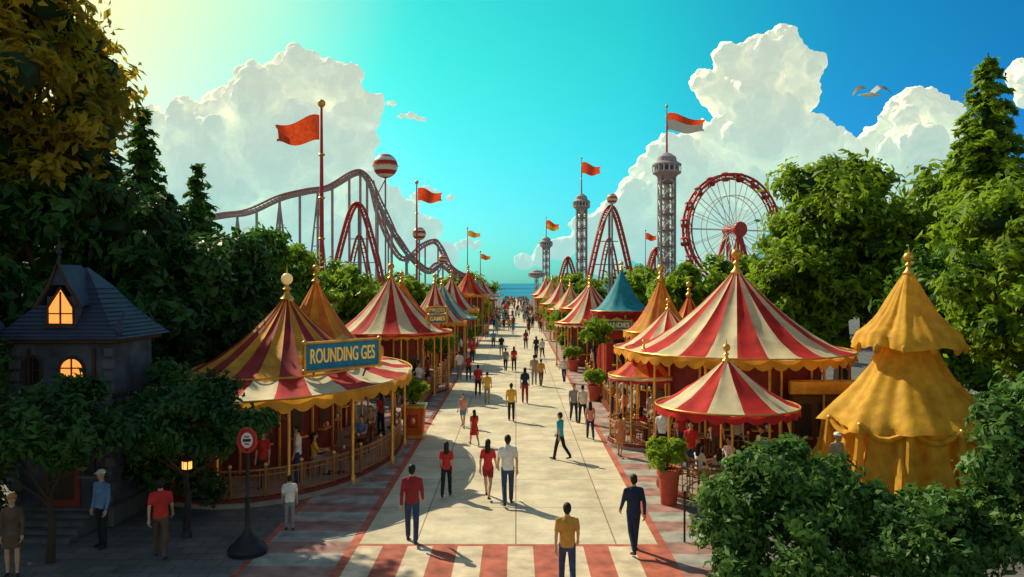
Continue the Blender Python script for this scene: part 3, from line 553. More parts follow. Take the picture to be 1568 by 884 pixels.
def tower(x,y,zh,w,poleh,hr,fl=None,seg=2.2,name='observation_tower'):
    b=MB(); h=w/2; z=0
    cs=[(x-h,y-h),(x+h,y-h),(x+h,y+h),(x-h,y+h)]
    for c in cs: b.tube([(c[0],c[1],0),(c[0],c[1],zh)],w*.09,STEEL,6)
    b.tube([(x,y,0),(x,y,zh)],w*.22,LG,8)
    while z<zh-seg*.5:
        for i in range(4):
            a=cs[i];c=cs[(i+1)%4]; z2=min(z+seg,zh)
            b.tube([(a[0],a[1],z),(c[0],c[1],z2)],w*.045,WHITEP,4); b.tube([(c[0],c[1],z),(a[0],a[1],z2)],w*.045,WHITEP,4); b.tube([(a[0],a[1],z2),(c[0],c[1],z2)],w*.06,STEEL,4)
        z+=seg
    b.lathe((x,y,zh),[(h*.9,-1.2*w/2),(hr*.75,-.2),(hr,.1),(hr,.3),(hr*.88,.35),(hr*.88,.35+w*.4),(hr*1.02,.4+w*.4),(hr*1.02,.6+w*.4),(hr*.7,.8+w*.5),(hr*.65,.8+w*.8),(hr*.3,1+w*.95),(.1,1.1+w)],LG,20)
    for j in range(16):
        a=2*math.pi*j/16; b.tube([(x+hr*math.cos(a),y+hr*math.sin(a),zh+.3),(x+hr*math.cos(a),y+hr*math.sin(a),zh+.4+w*.4)],.06,WHITEP,4)
        b.box((x+hr*.86*math.cos(a+.2),y+hr*.86*math.sin(a+.2),zh+.35+w*.2),(.06,hr*.22,w*.28),DG,a+.2)
    o=b.obj(name)
    if fl:
        f=flag('flag',x,y,zh+1+w+poleh,fl[0],fl[1],1,FLAGR,.1 if w<1.9 else .11,fl[2] if len(fl)>2 else None,zb=zh+w+.8); f.parent=o
tower(20.8,110,21.0,1.9,6.3,1.95,(5.2,2.6,WHITEP)); tower(14.0,170,22.0,2.0,7.5,1.8,(4.0,2.6)); tower(9.5,250,17.5,2.0,6,2.0,(4,3.0,GOLDC)); tower(6.2,240,8,1,1,2.5)
# ferris wheel
b=MB(); FX,FY,FZ,FR=25.8,95,12.3,6.6; rot=R(22); ux,uy=math.cos(rot),math.sin(rot); nx_,ny_=-uy,ux
def W(u,v,w): return (FX+ux*u+nx_*w,FY+uy*u+ny_*w,FZ+v)
for s in(-.55,.55):
    for rr_,tr in((FR,.15),(FR*.93,.09),(FR*.62,.05)):
        b.tube([W(rr_*math.cos(2*math.pi*i/48),rr_*math.sin(2*math.pi*i/48),s) for i in range(49)],tr,CR if rr_>5 else WHITEP,6,False)
    for i in range(20):
        a=2*math.pi*i/20; b.tube([W(.5*math.cos(a),.5*math.sin(a),s*1.2),W(FR*math.cos(a),FR*math.sin(a),s)],.045,WHITEP,4,False)
        a2=2*math.pi*(i+.5)/20; b.tube([W(FR*.93*math.cos(a),FR*.93*math.sin(a),s),W(FR*math.cos(a2),FR*math.sin(a2),s),W(FR*.93*math.cos(2*a2-a),FR*.93*math.sin(2*a2-a),s)],.05,CR,4,False)
    for dx in(-3.4,-1.2,1.2,3.4): b.tube([W(0,0,s*2.2),W(dx,-FZ,s*3.6)],[.2,.3] if abs(dx)>2 else [.12,.16],CR,8)
    for k in (.35,.6,.82): b.tube([W(-3.4*k,-FZ*k,s*(2.2+1.4*k)),W(3.4*k,-FZ*k,s*(2.2+1.4*k))],.1,CR,6)
b.tube([W(0,0,-1.5),W(0,0,1.5)],.45,CR,14); b.tube([W(0,0,-1.6),W(0,0,-1.3)],[.9,.9],REDP,16)
for i in range(20):
    a=2*math.pi*(i+.5)/20; px,py,pz=W(FR*1.03*math.cos(a),FR*1.03*math.sin(a),0); b.tube([W(FR*math.cos(a),FR*math.sin(a),-.6),W(FR*math.cos(a),FR*math.sin(a),.6)],.05,STEEL,5)
    b.lathe((px,py,pz-1.0),[(.0,0),(.36,.02),(.48,.15),(.5,.46)],CR if i%2 else MAROON,10); b.lathe((px,py,pz-.1),[(.56,-.06),(.54,.02),(.28,.17),(0,.22)],REDP,10)
    for j in range(4):
        q=a+j*math.pi/2; b.tube([(px+.44*math.cos(q),py+.44*math.sin(q),pz-.55),(px+.44*math.cos(q),py+.44*math.sin(q),pz-.1)],.03,WHITEP,4)
    b.tube([(px,py,pz-.8),(px,py,pz+.1)],.05,WHITEP,5)
b.box((FX,FY,.6),(9,4,1.2),STONE,rot,.05)
b.obj('ferris_wheel')
# bird
b=MB(); bx,by,bz=17.8,40,15.4; K=1.3
def wing(s):
    pts=[(0,.14,.0),(0,-.14,.0),(.28*s,.18,.16),(.28*s,-.14,.14),(.55*s,.08,.13),(.55*s,-.14,.11),(.78*s,-.08,.0),(.76*s,-.16,-.02)]
    pts=[(p[0],p[1],p[2]*1.6+(.12 if p[1]>0 else -.04)) for p in pts]
    return [(bx+p[0]*K,by+p[1]*K,bz+p[2]*K+.03) for p in pts],[(0,1,3,2),(2,3,5,4),(4,5,7,6)]
WH=mat('feather_white',(.85,.85,.82),.6,var=.06,transl=.3); GR=mat('feather_grey',(.3,.32,.35),.6)
for s in(-1,1):
    v,f=wing(s); b.add(v,f,[WH,WH,GR]); b.add([(p[0],p[1],p[2]+.02) for p in v],f,[WH,GR,GR])
b.tube([(bx+.3*K,by,bz-.02),(bx+.24*K,by,bz),(bx+.12*K,by,bz),(bx-.1*K,by,bz),(bx-.28*K,by,bz),(bx-.42*K,by,bz+.01)],[.03,.06,.075,.11,.07,.02],WH,10); b.tube([(bx+.3*K,by,bz-.02),(bx+.37*K,by,bz-.04)],[.022,.003],GOLDC,6)
b.add([(bx-.36*K,by-.03,bz),(bx-.36*K,by+.03,bz),(bx-.52*K,by+.1,bz),(bx-.52*K,by-.1,bz)],[(0,1,2,3)],WH); b.obj('seagull')
# ------------------------------------------------------------------ people
SK=[mat('skin_a',(.58,.33,.2),.6,var=.05,bump=0),mat('skin_b',(.38,.2,.12),.6,var=.05,bump=0)]
HAIR=mat('hair_black',(.018,.012,.009),.6,bump=.3,bscale=60); SHOE=mat('shoe_dark',(.03,.025,.025),.6); EYE=mat('eye_dark',(.02,.015,.015),.2,bump=0); EYEW=mat('eye_white',(.7,.68,.65),.3,bump=0,var=.02); LIP=mat('lips',(.35,.1,.08),.5,bump=0)
CL={'maroon':(.30,.03,.035),'red':(.58,.035,.03),'white':(.80,.77,.70),'yellow':(.85,.48,.06),'mustard':(.60,.30,.06),'teal':(.03,.42,.52),'navy':(.02,.035,.08),'jeans':(.04,.065,.14),'black':(.02,.02,.025),'pink':(.7,.3,.25),'blue':(.15,.26,.48),'brown':(.12,.07,.045),'orange':(.65,.24,.09),'grey':(.28,.28,.28),'tan':(.45,.33,.21)}
def cloth(c): return mat('cloth_'+c,CL[c],.85,var=.18,nscale=6,bump=.9,bscale=9)
_PC={}
def body(top,bottom,skin=0,legs='long',long_hair=False,sleeve='short',pose='walk',ph=0,female=False,voxel=.022,fine=True,hat=None,vest=None):
    key=(top,bottom,skin,legs,long_hair,sleeve,pose,ph,female,voxel,fine,hat)
    if key in _PC: return _PC[key]
    S='skin';prims=[]
    sw=.155 if female else .178
    def cap(p0,r0,p1,r1,l): prims.append(('c',Vector(p0),r0,Vector(p1),r1,l))
    def el(c,r,l): prims.append(('e',Vector(c),r,None,None,l))
    hz=.93
    if pose=='walk': A=[(24,6,-22,18),(-20,22,20,22)]
    elif pose=='step': A=[(15,5,-15,14),(-15,20,15,22)]
    elif pose=='sit': A=[(82,80,30,60),(78,84,25,70)]
    else: A=[(4,4,4,14),(-3,3,-3,18)]
    if ph: A=A[::-1]
    hands=[]; low=9
    for s,(th,kn,ar,el_) in zip((-1,1),A):
        th,kn,ar,el_=map(R,(th,kn,ar,el_))
        hip=Vector((s*.085,0,hz)); k=hip+.44*Vector((s*.03,math.sin(th),-math.cos(th))); an=k+.42*Vector((0,math.sin(th-kn),-math.cos(th-kn)))
        tilt=(th-kn)*.6 if pose!='sit' else 0; toe=an+Vector((s*.02,.16*math.cos(tilt),-.04+.16*math.sin(tilt))); heel=an+Vector((0,-.04,-.045))
        mid=hip.lerp(k,.55)
        if legs=='long': cap(hip,.09,k,.067,'bottom'); cap(k,.067,an+Vector((0,0,.03)),.057,'bottom')
        elif legs=='shorts': cap(hip,.09,mid,.085,'bottom'); cap(mid,.068,k,.05,S); cap(k,.052,an,.036,S)
        else: cap(hip,.08,k,.05,S); cap(k,.052,an,.036,S)
        cap(k.lerp(an,.15),.055 if legs=='long' else .053,k.lerp(an,.4),.056 if legs=='long' else .054,'bottom' if legs=='long' else S)
        cap(heel,.038,toe,.034,'shoe'); low=min(low,heel.z-.04,toe.z-.035)
        sh=Vector((s*sw,0,1.405)); e=sh+.285*Vector((s*.16,math.sin(ar),-math.cos(ar))); w=e+.25*Vector((s*.02-(.25*s if pose=='sit' else 0),math.sin(ar+el_),-math.cos(ar+el_)))
        cap((s*sw*.6,0,1.43),.05,sh,.056,'top')
        if sleeve=='short': cap(sh,.060,sh.lerp(e,.62),.057,'top'); cap(sh.lerp(e,.5),.042,e,.038,S); cap(e,.038,w,.026,S)
        elif sleeve=='none': cap(sh,.045,e,.036,S); cap(e,.036,w,.025,S)
        else: cap(sh,.058,e,.048,'top'); cap(e,.046,w,.036,'top')
        hands.append((s,w,(w-e).normalized()))
    if female: TR=[(.80,.08,.08),(.86,.155,.115),(.93,.168,.12),(1.0,.15,.105),(1.1,.122,.09),(1.22,.135,.105),(1.32,.15,.115),(1.4,.15,.09),(1.46,.09,.06),(1.5,.05,.05)]
    else: TR=[(.80,.08,.08),(.86,.168,.122),(.93,.17,.124),(1.02,.158,.115),(1.12,.155,.11),(1.25,.17,.12),(1.36,.184,.118),(1.42,.165,.095),(1.47,.09,.065),(1.5,.055,.055)]
    SKR=[]
    if legs=='dress': SKR=[(1.05,.12,.09),(.95,.175,.13),(.8,.2,.16),(.55,.235,.2)]
    if legs=='skirt': SKR=[(1.02,.12,.1),(.9,.18,.14),(.62,.21,.18)]
    cap((0,-.0,1.46),.056,(0,.015,1.57),.05,S)
    el((0,.02,1.645),(.074,.092,.108),S); el((0,.05,1.588),(.052,.055,.05),S); cap((0,.105,1.65),.012,(0,.122,1.628),.014,S)
    for s in(-1,1): el((s*.076,.015,1.64),(.012,.02,.03),S)
    hl='hair'
    el((0,-.002,1.672),(.084,.1,.098),hl); el((0,-.03,1.63),(.08,.078,.09),hl)
    if long_hair: el((0,-.055,1.55),(.085,.055,.15),hl); el((0,-.075,1.45),(.08,.04,.12),hl)
    if hat: el((0,.01,1.71),(.09,.105,.065),'hat'); el((0,.05,1.69),(.11,.14,.018),'hat')
    m=MB()
    def ring_loft(T):
        n=20; vs=[];fs=[]
        for z,rx,ry in T:
            for j in range(n):
                a=2*math.pi*j/n; vs.append((rx*math.cos(a),ry*math.sin(a),z))
        for i in range(len(T)-1):
            for j in range(n): fs.append((i*n+j,i*n+(j+1)%n,(i+1)*n+(j+1)%n,(i+1)*n+j))
        fs.append(tuple(range(n))); fs.append(tuple((len(T)-1)*n+j for j in range(n))[::-1]); m.add(vs,fs,SHOE)
    ring_loft(TR)
    if SKR and pose!='sit': ring_loft(SKR)
    for p in prims:
        if p[0]=='c':
            m.tube([p[1],p[3]],[p[2],p[4]],SHOE,10); m.ell(tuple(p[1]),p[2],SHOE,10,8); m.ell(tuple(p[3]),p[4],SHOE,10,8)
        else: m.ell(tuple(p[1]),p[2],SHOE,16,10)
    o=m.obj('tmp'); md=o.modifiers.new('r','REMESH'); md.mode='VOXEL'; md.voxel_size=voxel; ms_=o.modifiers.new('s','SMOOTH'); ms_.factor=.5; ms_.iterations=2 if fine else 1
    dg=bpy.context.evaluated_depsgraph_get(); ev=o.evaluated_get(dg); me=bpy.data.meshes.new_from_object(ev)
    V=np.zeros(len(me.vertices)*3); me.vertices.foreach_get('co',V); V=V.reshape(-1,3); F=[tuple(p.vertices) for p in me.polygons]
    bpy.data.objects.remove(o); bpy.data.meshes.remove(me)
    Cc=np.array([V[list(f)].mean(0) for f in F])
    best=np.full(len(Cc),9.); lab=np.array(['bottom']*len(Cc),dtype=object)
    def upd(d,l):
        nonlocal best,lab
        k=d<best; best=np.where(k,d,best); lab[k]=l[k] if isinstance(l,np.ndarray) else l
    z=Cc[:,2]; T=np.array(TR); rx=np.interp(z,T[:,0],T[:,1]); ry=np.interp(z,T[:,0],T[:,2]); d=(np.sqrt((Cc[:,0]/rx)**2+(Cc[:,1]/ry)**2)-1)*np.minimum(rx,ry); d[(z<.78)|(z>1.5)]=9
    hem=.90; upd(d,np.where(z>hem,'top','bottom').astype(object))
    if SKR and pose!='sit':
        T=np.array(SKR[::-1]); rx=np.interp(z,T[:,0],T[:,1]); ry=np.interp(z,T[:,0],T[:,2]); d=(np.sqrt((Cc[:,0]/rx)**2+(Cc[:,1]/ry)**2)-1)*np.minimum(rx,ry); d[(z<T[0,0]-.03)|(z>T[-1,0])]=9; upd(np.abs(d),'top' if legs=='dress' else 'bottom')
    for p in prims:
        if p[0]=='c':
            a=np.array(p[1]);b_=np.array(p[3]); ab=b_-a; t=np.clip(((Cc-a)@ab)/max(1e-9,ab@ab),0,1); d=np.linalg.norm(Cc-(a+t[:,None]*ab),axis=1)-(p[2]+(p[4]-p[2])*t)
        else:
            q=(Cc-np.array(p[1]))/np.array(p[2]); d=(np.linalg.norm(q,axis=1)-1)*min(p[2])
        upd(d,p[5])
    MM={'skin':SK[skin],'top':cloth(top),'bottom':cloth(bottom),'hair':HAIR,'shoe':SHOE,'hat':cloth(hat) if hat else SHOE}
    out=MB(); out.add(V.tolist(),F,[MM[l] for l in lab])
    for s,w,d in hands:
        if fine:
            side=Vector((0,1,0)); side=(side-d*side.dot(d)).normalized(); inw=d.cross(side)*1.0
            if inw.x*s>0: inw=-inw
            out.tube([w-d*.02,w+d*.02,w+d*.06,w+d*.09],[.026,.032,.036,.03],SK[skin],8)
            for i,(off,L_) in enumerate([(.028,.07),(.01,.08),(-.009,.075),(-.027,.06)]):
                r0=w+d*.085+side*off; r1=r0+d*L_*.45+inw*.008; r2=r1+d*L_*.35+inw*.022; r3=r2+d*L_*.2+inw*.02
                out.tube([r0,r1,r2,r3],[.0105,.0095,.0085,.005],SK[skin],6)
            t0=w+d*.03+side*.025; out.tube([t0,t0+side*.025+d*.025,t0+side*.03+d*.055+inw*.01],[.014,.011,.006],SK[skin],6)
        else:
            out.tube([w-d*.02,w+d*.05,w+d*.1,w+d*.16],[.026,.036,.03,.012],SK[skin],6)
    if fine:
        for s in(-1,1):
            out.ell((s*.03,.1,1.652),(.014,.012,.008),EYEW,8,6); out.ell((s*.03,.109,1.652),(.006,.005,.006),EYE,8,6); out.tube([(s*.016,.111,1.672),(s*.044,.102,1.673)],.004,HAIR,5)
        out.ell((0,.104,1.6),(.022,.008,.006),LIP,8,6)
    out.v=[(x,y,z-low) for x,y,z in out.v]
    o=out.obj('p'); me=o.data; bpy.data.objects.remove(o); _PC[key]=(me,1.755-low); return _PC[key]
def person(name,x,y,h,face=0,z=0.,**k):
    me,H=body(**k); o=link(name,me); s=h/1.755; o.scale=(s,s,s); o.location=(x,y,z); o.rotation_euler=(0,0,R(face)); return o
person('man',-2.4,18.35,1.82,4,top='maroon',bottom='jeans',sleeve='long',pose='step',voxel=.016)
person('woman',-1.95,22.3,1.56,0,top='red',bottom='black',long_hair=True,female=True,pose='step',ph=1,voxel=.018)
person('woman',-.78,22.2,1.68,-8,top='red',bottom='maroon',legs='shorts',long_hair=True,female=True,pose='walk',voxel=.018)
person('man',-.22,21.5,1.90,5,top='white',bottom='jeans',pose='step',ph=1,voxel=.017)
person('man',1.0,15.5,1.72,0,top='mustard',bottom='jeans',sleeve='short',pose='step',voxel=.015)
person('man',2.62,17.7,1.75,10,top='navy',bottom='navy',sleeve='long',pose='step',ph=1,voxel=.016)
person('man',1.5,27,1.62,60,top='teal',bottom='black',pose='step',voxel=.02)
person('girl',-1.54,29.4,1.35,20,top='red',bottom='red',legs='dress',long_hair=True,female=True,pose='walk',voxel=.022)
person('girl',-2.2,33,1.42,170,top='pink',bottom='blue',legs='shorts',long_hair=True,female=True,pose='step',voxel=.024,fine=False)
person('man',-.2,34.5,1.66,0,top='yellow',bottom='black',pose='step',voxel=.022,fine=False)
person('man',2.5,34.3,1.65,185,top='grey',bottom='navy',pose='step',voxel=.024,fine=False)
person('man',2.85,34.0,1.65,10,top='white',bottom='black',pose='step',voxel=.024,fine=False)
person('woman',2.85,30.5,1.5,0,top='pink',bottom='navy',female=True,long_hair=True,pose='walk',voxel=.022,fine=False)
person('woman',3.6,27.5,1.5,-20,top='orange',bottom='orange',legs='dress',female=True,pose='step',voxel=.022)
person('child',-5.5,19.3,1.33,15,top='white',bottom='grey',pose='stand',voxel=.018)
person('man',-7.75,17.3,1.75,20,top='red',bottom='brown',sleeve='short',pose='step',voxel=.016)
person('man',-9.4,18.0,1.75,160,top='blue',bottom='black',sleeve='long',pose='stand',voxel=.018,hat='white')
person('woman',-10.3,16.2,1.68,200,top='brown',bottom='brown',legs='skirt',sleeve='long',female=True,pose='stand',voxel=.018,hat='orange')
person('man',9.1,22.6,1.75,200,top='tan',bottom='brown',sleeve='long',pose='stand',voxel=.02,hat='white')
MID=[(-1.43,39.6,'yellow','tan',0),(-2.0,42,'red','black',0),(.45,39.6,'navy','maroon',1),(-.7,54,'grey','black',0),(-.13,54,'red','black',1),(1.07,46.6,'tan','grey',0),(1.46,46.2,'mustard','brown',0),(-2.9,48.8,'maroon','black',1),(-3.5,49.3,'white','grey',0),(2.9,48,'white','navy',0),(-3.3,60,'red','black',0),(1.6,63,'navy','black',1),(2.1,63.5,'white','black',0),(-1.2,66,'black','grey',0),(.9,72,'maroon','black',1),(-2.1,74,'blue','black',0)]
for i,(x,y,t,bt,f) in enumerate(MID):
    person('woman' if f else 'man',x,y,1.6+.1*((i*7)%3),random.choice([0,0,10,180,-15]),top=t,bottom=bt,female=bool(f),long_hair=bool(f),pose='step',ph=i%2,voxel=.032,fine=False)
cv=dict(voxel=.026,fine=False)
for i,(x,y,t,fa) in enumerate([(-5.3,43,'white',90),(-5.9,42.2,'red',-60),(-6.6,41.8,'blue',180),(-5.0,45,'maroon',70),(-7.3,42,'tan',150),(-4.9,38.5,'black',0),(4.3,31.8,'pink',90),(5.3,31.0,'white',200),(5.0,33,'tan',120),(4.9,26.6,'white',160),(5.6,26.9,'red',200),(6.6,26.2,'maroon',190),(7.3,26.3,'tan',170),(5.8,44,'red',100),(5,52,'white',60),(-5.6,40.9,'red',30),(-5.1,41.8,'white',-150),(-5.3,31.5,'tan',120),(-5.2,30.6,'maroon',60),(-6.4,23.3,'white',100),(-7.2,22.6,'red',180),(-4.9,35,'blue',40),(5.3,24.1,'red',160),(6.9,22.2,'blue',40),(7.2,23.3,'white',120),(4.3,35.5,'orange',80),(4.9,36.4,'white',200),(4.6,38,'blue',150),(-4.6,57,'red',90),(-4.4,64,'white',90),(4.6,60,'tan',-90)]):
    person('man' if i%2 else 'woman',x,y,1.68,fa,z=0 if i in(14,21,25,26,27,28,29,30,5) else .12,top=t,bottom=['black','jeans','brown'][i%3],female=i%2==0,long_hair=i%2==0,pose='stand',**cv)
def table(x,y,z=.14):
    b=MB(); b.lathe((x,y,z),[(.22,0),(.2,.03),(.035,.06),(.035,.7),(.36,.72),(.37,.75),(0,.751)],WOOD,16); b.ell((x+.1,y,z+.8),(.04,.04,.06),WHITEP,8,6); b.obj('cafe_table')
def chair(x,y,face,z=.14):
    b=MB(); b.box((0,0,.44),(.42,.42,.04),WOOD,0,.01)
    for sx in(-1,1):
        for sy in(-1,1): b.tube([(sx*.18,sy*.18,0),(sx*.18,sy*.18,.43)],.018,WOOD,5)
        b.tube([(sx*.18,-.19,.43),(sx*.18,-.24,.9)],.018,WOOD,5)
    for zz in(.6,.72,.86): b.box((0,-.215-.0*zz,zz),(.36,.02,.07),WOOD)
    o=b.obj('cafe_chair'); o.location=(x,y,z); o.rotation_euler=(0,0,R(face))
def seated(name,x,y,face,t,bt,fem,z=.14,vox=.02,s=1.62):
    chair(x,y,face,z); person(name,x,y,s,face,z=z,top=t,bottom=bt,female=fem,long_hair=fem,pose='sit',voxel=vox,fine=vox<.023)
seated('woman',-6.15,24.2,-70,'yellow','grey',True); table(-5.4,24.5); seated('man',-5.3,27.3,170,'blue','black',False); table(-5.35,26.5)
seated('woman',-5.4,29.5,180,'tan','maroon',True,vox=.026); table(-5.4,28.8)
seated('woman',5.2,22.6,-60,'white','tan',True); table(5.9,22.9); seated('man',6.3,23.5,120,'white','grey',False); seated('woman',5.6,21.9,-20,'tan','white',True)
seated('woman',4.6,29.2,-40,'red','black',True); table(4.95,29.7); seated('man',5.2,30.1,130,'tan','brown',False)
table(6.3,26.5); table(-6.2,42.9,.14)
b=MB(); tm=[body(top=t,bottom=bt,pose='step',ph=i%2,voxel=.06,fine=False) for i,(t,bt) in enumerate([('red','black'),('white','jeans'),('navy','black'),('mustard','brown'),('maroon','navy'),('teal','grey')])]
td=[]
for me,H in tm: td.append(([v.co[:] for v in me.vertices],[tuple(p.vertices) for p in me.polygons],[me.materials[p.material_index] for p in me.polygons]))
rr=random.Random(5)
for i in range(200):
    y=80+195*rr.random()**.8; x=rr.uniform(-3.4,3.2); 
    if rr.random()<.6: x=math.copysign(rr.uniform(1.2,3.6),x)
    V_,F_2,M_=td[rr.randrange(6)]; s=rr.uniform(.88,1.02); ca=rr.choice([1,1,-1])
    b.add([(x+v[0]*s*ca,y+v[1]*s*ca,v[2]*s) for v in V_],F_2,M_)
b.obj('distant_crowd')
# ------------------------------------------------------------------ clouds
CLM=bpy.data.materials.new('cumulus'); CLM.use_nodes=True; nt=CLM.node_tree; N=nt.nodes; L=nt.links; CLM.cycles.emission_sampling='NONE'
pb=N['Principled BSDF']; pb.inputs['Base Color'].default_value=(.97,.85,.62,1); pb.inputs['Roughness'].default_value=1; pb.inputs['Specular IOR Level'].default_value=0
pb.inputs['Emission Color'].default_value=(.74,.82,.70,1); pb.inputs['Emission Strength'].default_value=.5  # even glow stands in for sunlight scattered inside the clouds
em=N.new('ShaderNodeEmission'); em.inputs['Color'].default_value=(.34,.76,.74,1); em.inputs['Strength'].default_value=1  # painted aerial haze: pale cyan emission, blended in towards the cloud bases
ge=N.new('ShaderNodeNewGeometry'); sp=N.new('ShaderNodeSeparateXYZ'); L.new(ge.outputs['Position'],sp.inputs[0])
mr=N.new('ShaderNodeMapRange'); mr.inputs[1].default_value=10; mr.inputs[2].default_value=290; mr.inputs[3].default_value=.72; mr.inputs[4].default_value=.03; L.new(sp.outputs['Z'],mr.inputs[0])
mx=N.new('ShaderNodeMixShader'); L.new(mr.outputs[0],mx.inputs[0]); L.new(pb.outputs[0],mx.inputs[1]); L.new(em.outputs[0],mx.inputs[2]); L.new(mx.outputs[0],N['Material Output'].inputs['Surface'])
def cloud(name,lobes,seed,y=1220,flat=1.):
    rg=np.random.default_rng(seed); bl=[]
    for (x,z,r) in lobes:
        c=np.array([x,y+rg.uniform(-.5,.5)*r,z]); bl.append((c,r))
        for _ in range(9):
            d=rg.normal(size=3); d/=np.linalg.norm(d); d[1]=-abs(d[1])*.8; d[2]=abs(d[2]) if rg.random()<.7 else d[2]; d/=np.linalg.norm(d); r2=r*rg.uniform(.28,.5); c2=c+d*r*.85; bl.append((c2,r2))
            for _ in range(4):
                e=rg.normal(size=3); e/=np.linalg.norm(e); e=e+d*.8; e/=np.linalg.norm(e); bl.append((c2+e*r2*.85,r2*rg.uniform(.3,.5)))
    VV=[];FF=[];o=0
    for c,r in bl:
        iv,jf=ICO3 if r>14 else ICO2
        VV.append(c+iv*r*np.array([1,1,flat])); FF.append(jf+o); o+=len(iv)
    V=np.concatenate(VV);F=np.concatenate(FF)
    me=npmesh('tmpc',V,F,np.zeros(len(F)),[CLM]); ob=link('tmpc',me)
    md=ob.modifiers.new('r','REMESH'); md.mode='VOXEL'; md.voxel_size=3.0 if len(lobes)>6 else 1.2
    sm=ob.modifiers.new('s','SMOOTH'); sm.iterations=3
    for sz,st in ((30,12),(9,5)):
        tx=bpy.data.textures.new('t','CLOUDS'); tx.noise_scale=sz; tx.noise_depth=3; dp=ob.modifiers.new('d','DISPLACE'); dp.texture=tx; dp.texture_coords='GLOBAL'; dp.strength=st*(1 if len(lobes)>6 else .3); dp.mid_level=.5
    dg=bpy.context.evaluated_depsgraph_get(); me2=bpy.data.meshes.new_from_object(ob.evaluated_get(dg)); bpy.data.objects.remove(ob)
    me2.materials.clear(); me2.materials.append(CLM); me2.polygons.foreach_set('use_smooth',[True]*len(me2.polygons)); link(name,me2)
cloud('cumulus_cloud',[(-335,305,50),(-375,275,50),(-275,305,38),(-245,265,38),(-440,262,45),(-490,235,50),(-560,220,42),(-605,232,28),(-360,205,85),(-270,205,55),(-460,160,80),(-310,120,80),(-550,130,75),(-225,130,40),(-190,95,40),(-150,80,30),(-640,150,60),(-400,60,80),(-250,50,60),(-110,45,22)],1)
cloud('cumulus_cloud',[(405,362,28),(375,340,34),(325,340,26),(302,305,28),(430,325,32),(345,290,50),(420,290,38),(370,230,60),(440,210,42),(300,215,40),(240,195,33),(212,175,30),(270,150,50),(350,140,75),(180,125,33),(150,100,30),(210,80,50),(108,78,25),(70,58,20),(40,46,16),(12,38,12),(140,50,35),(450,140,60),(300,60,60)],2)
cloud('cumulus_cloud',[(575,250,26),(612,270,30),(642,255,30),(662,225,32),(545,215,26),(500,212,20),(520,190,28),(600,195,48),(680,175,48),(640,130,50),(560,140,40)],3)
cloud('cumulus_cloud',[(768,325,18),(795,312,30),(830,300,40),(780,290,20),(860,330,30),(820,335,22),(900,300,50)],4)
cloud('small_cloud',[(-162,261,7),(-150,258,6),(-176,260,5),(-140,255,4)],5,flat=.6); cloud('small_cloud',[(-195,281,4),(-188,279,5)],6,flat=.7); cloud('small_cloud',[(-140,142,12),(-125,138,10),(-152,136,9),(-100,135,6)],7,flat=.7); cloud('small_cloud',[(-75,68,8),(-62,64,8),(-88,60,8)],8,flat=.7)
# ------------------------------------------------------------------ light and sky
S=Vector((-.70*.77,.714*.77,.638)).normalized()
ld=bpy.data.lights.new('sun','SUN'); ld.energy=5.0; ld.angle=R(.5); ld.color=(1,.89,.63); lo=bpy.data.objects.new('sun',ld); sc.collection.objects.link(lo); lo.rotation_euler=(-S).to_track_quat('-Z','Y').to_euler()
w=bpy.data.worlds.new('World'); sc.world=w; w.use_nodes=True; nt=w.node_tree; N=nt.nodes; L=nt.links
bg=N['Background']; bg.inputs['Strength'].default_value=.15
sk=N.new('ShaderNodeTexSky'); sk.sky_type='NISHITA'; sk.sun_disc=False; sk.sun_elevation=math.asin(S.z); sk.sun_rotation=math.atan2(S.x,S.y); sk.air_density=1.2; sk.dust_density=.6; sk.ozone_density=1.5
tc=N.new('ShaderNodeTexCoord'); sp=N.new('ShaderNodeSeparateXYZ'); L.new(tc.outputs['Generated'],sp.inputs[0])
def mrange(src,a,b_,c,d,sm=True):
    m=N.new('ShaderNodeMapRange'); m.interpolation_type='SMOOTHSTEP' if sm else 'LINEAR'
    for i,v in enumerate((a,b_,c,d)): m.inputs[i+1].default_value=v
    L.new(src,m.inputs[0]); return m.outputs[0]
cr=N.new('ShaderNodeValToRGB'); E=cr.color_ramp.elements
E[0].position=0; E[0].color=(.55,1,.68,1); E[1].position=1; E[1].color=(.02,.30,.62,1)
for p,c in [(.2,(.24,1,.70,1)),(.42,(.09,.93,.67,1)),(.62,(.05,.84,.68,1)),(.8,(.03,.46,.68,1))]:
    e=E.new(p); e.color=c
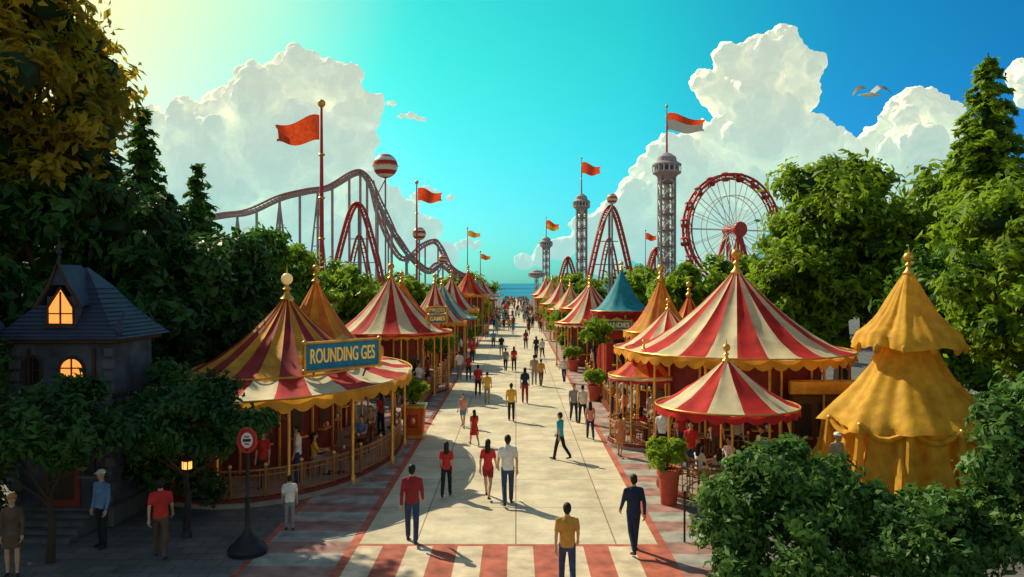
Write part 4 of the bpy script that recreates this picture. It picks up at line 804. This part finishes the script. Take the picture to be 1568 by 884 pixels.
L.new(mrange(sp.outputs['X'],-.6,.6,0,1,False),cr.inputs[0])
def mixn(bt,fac,a,b_):
    mu=N.new('ShaderNodeMix'); mu.data_type='RGBA'; mu.blend_type=bt; mu.clamp_result=False
    if isinstance(fac,(int,float)): mu.inputs[0].default_value=fac
    else: L.new(fac,mu.inputs[0])
    for k,v in ((6,a),(7,b_)):
        if isinstance(v,tuple): mu.inputs[k].default_value=(*v,1)
        else: L.new(v,mu.inputs[k])
    return mu.outputs[2]
m1=mixn('MULTIPLY',1,sk.outputs[0],cr.outputs[0])
m2=mixn('MIX',mrange(sp.outputs['Z'],0,.3,1,0),(1.15,1.15,1.05),(2.2,.80,1.4)); m3=mixn('MULTIPLY',1,m1,m2)
# added fill light: unseen sky behind camera and overhead made neutral for camera-facing surfaces
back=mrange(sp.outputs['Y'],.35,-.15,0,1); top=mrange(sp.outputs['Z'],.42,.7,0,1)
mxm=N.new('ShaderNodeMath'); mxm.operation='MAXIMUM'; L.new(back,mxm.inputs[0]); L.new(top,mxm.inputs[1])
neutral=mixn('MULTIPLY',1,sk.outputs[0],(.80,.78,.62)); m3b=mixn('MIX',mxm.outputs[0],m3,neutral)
G=Vector((-.60,.72,.42)).normalized(); dp=N.new('ShaderNodeVectorMath'); dp.operation='DOT_PRODUCT'; dp.inputs[1].default_value=G; L.new(tc.outputs['Generated'],dp.inputs[0])
g=mrange(dp.outputs['Value'],.86,1.0,0,1,False); pw=N.new('ShaderNodeMath'); pw.operation='POWER'; L.new(g,pw.inputs[0]); pw.inputs[1].default_value=1.6
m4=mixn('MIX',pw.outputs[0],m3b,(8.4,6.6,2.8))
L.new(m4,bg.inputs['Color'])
# ------------------------------------------------------------------ camera
cd=bpy.data.cameras.new('camera'); cd.lens=28; cd.sensor_width=36; cd.clip_end=20000; cam=bpy.data.objects.new('camera',cd); sc.collection.objects.link(cam); cam.location=(0,0,6); cam.rotation_euler=(R(89.6),0,R(.28)); sc.camera=cam
print('OBJ',len(bpy.data.objects))
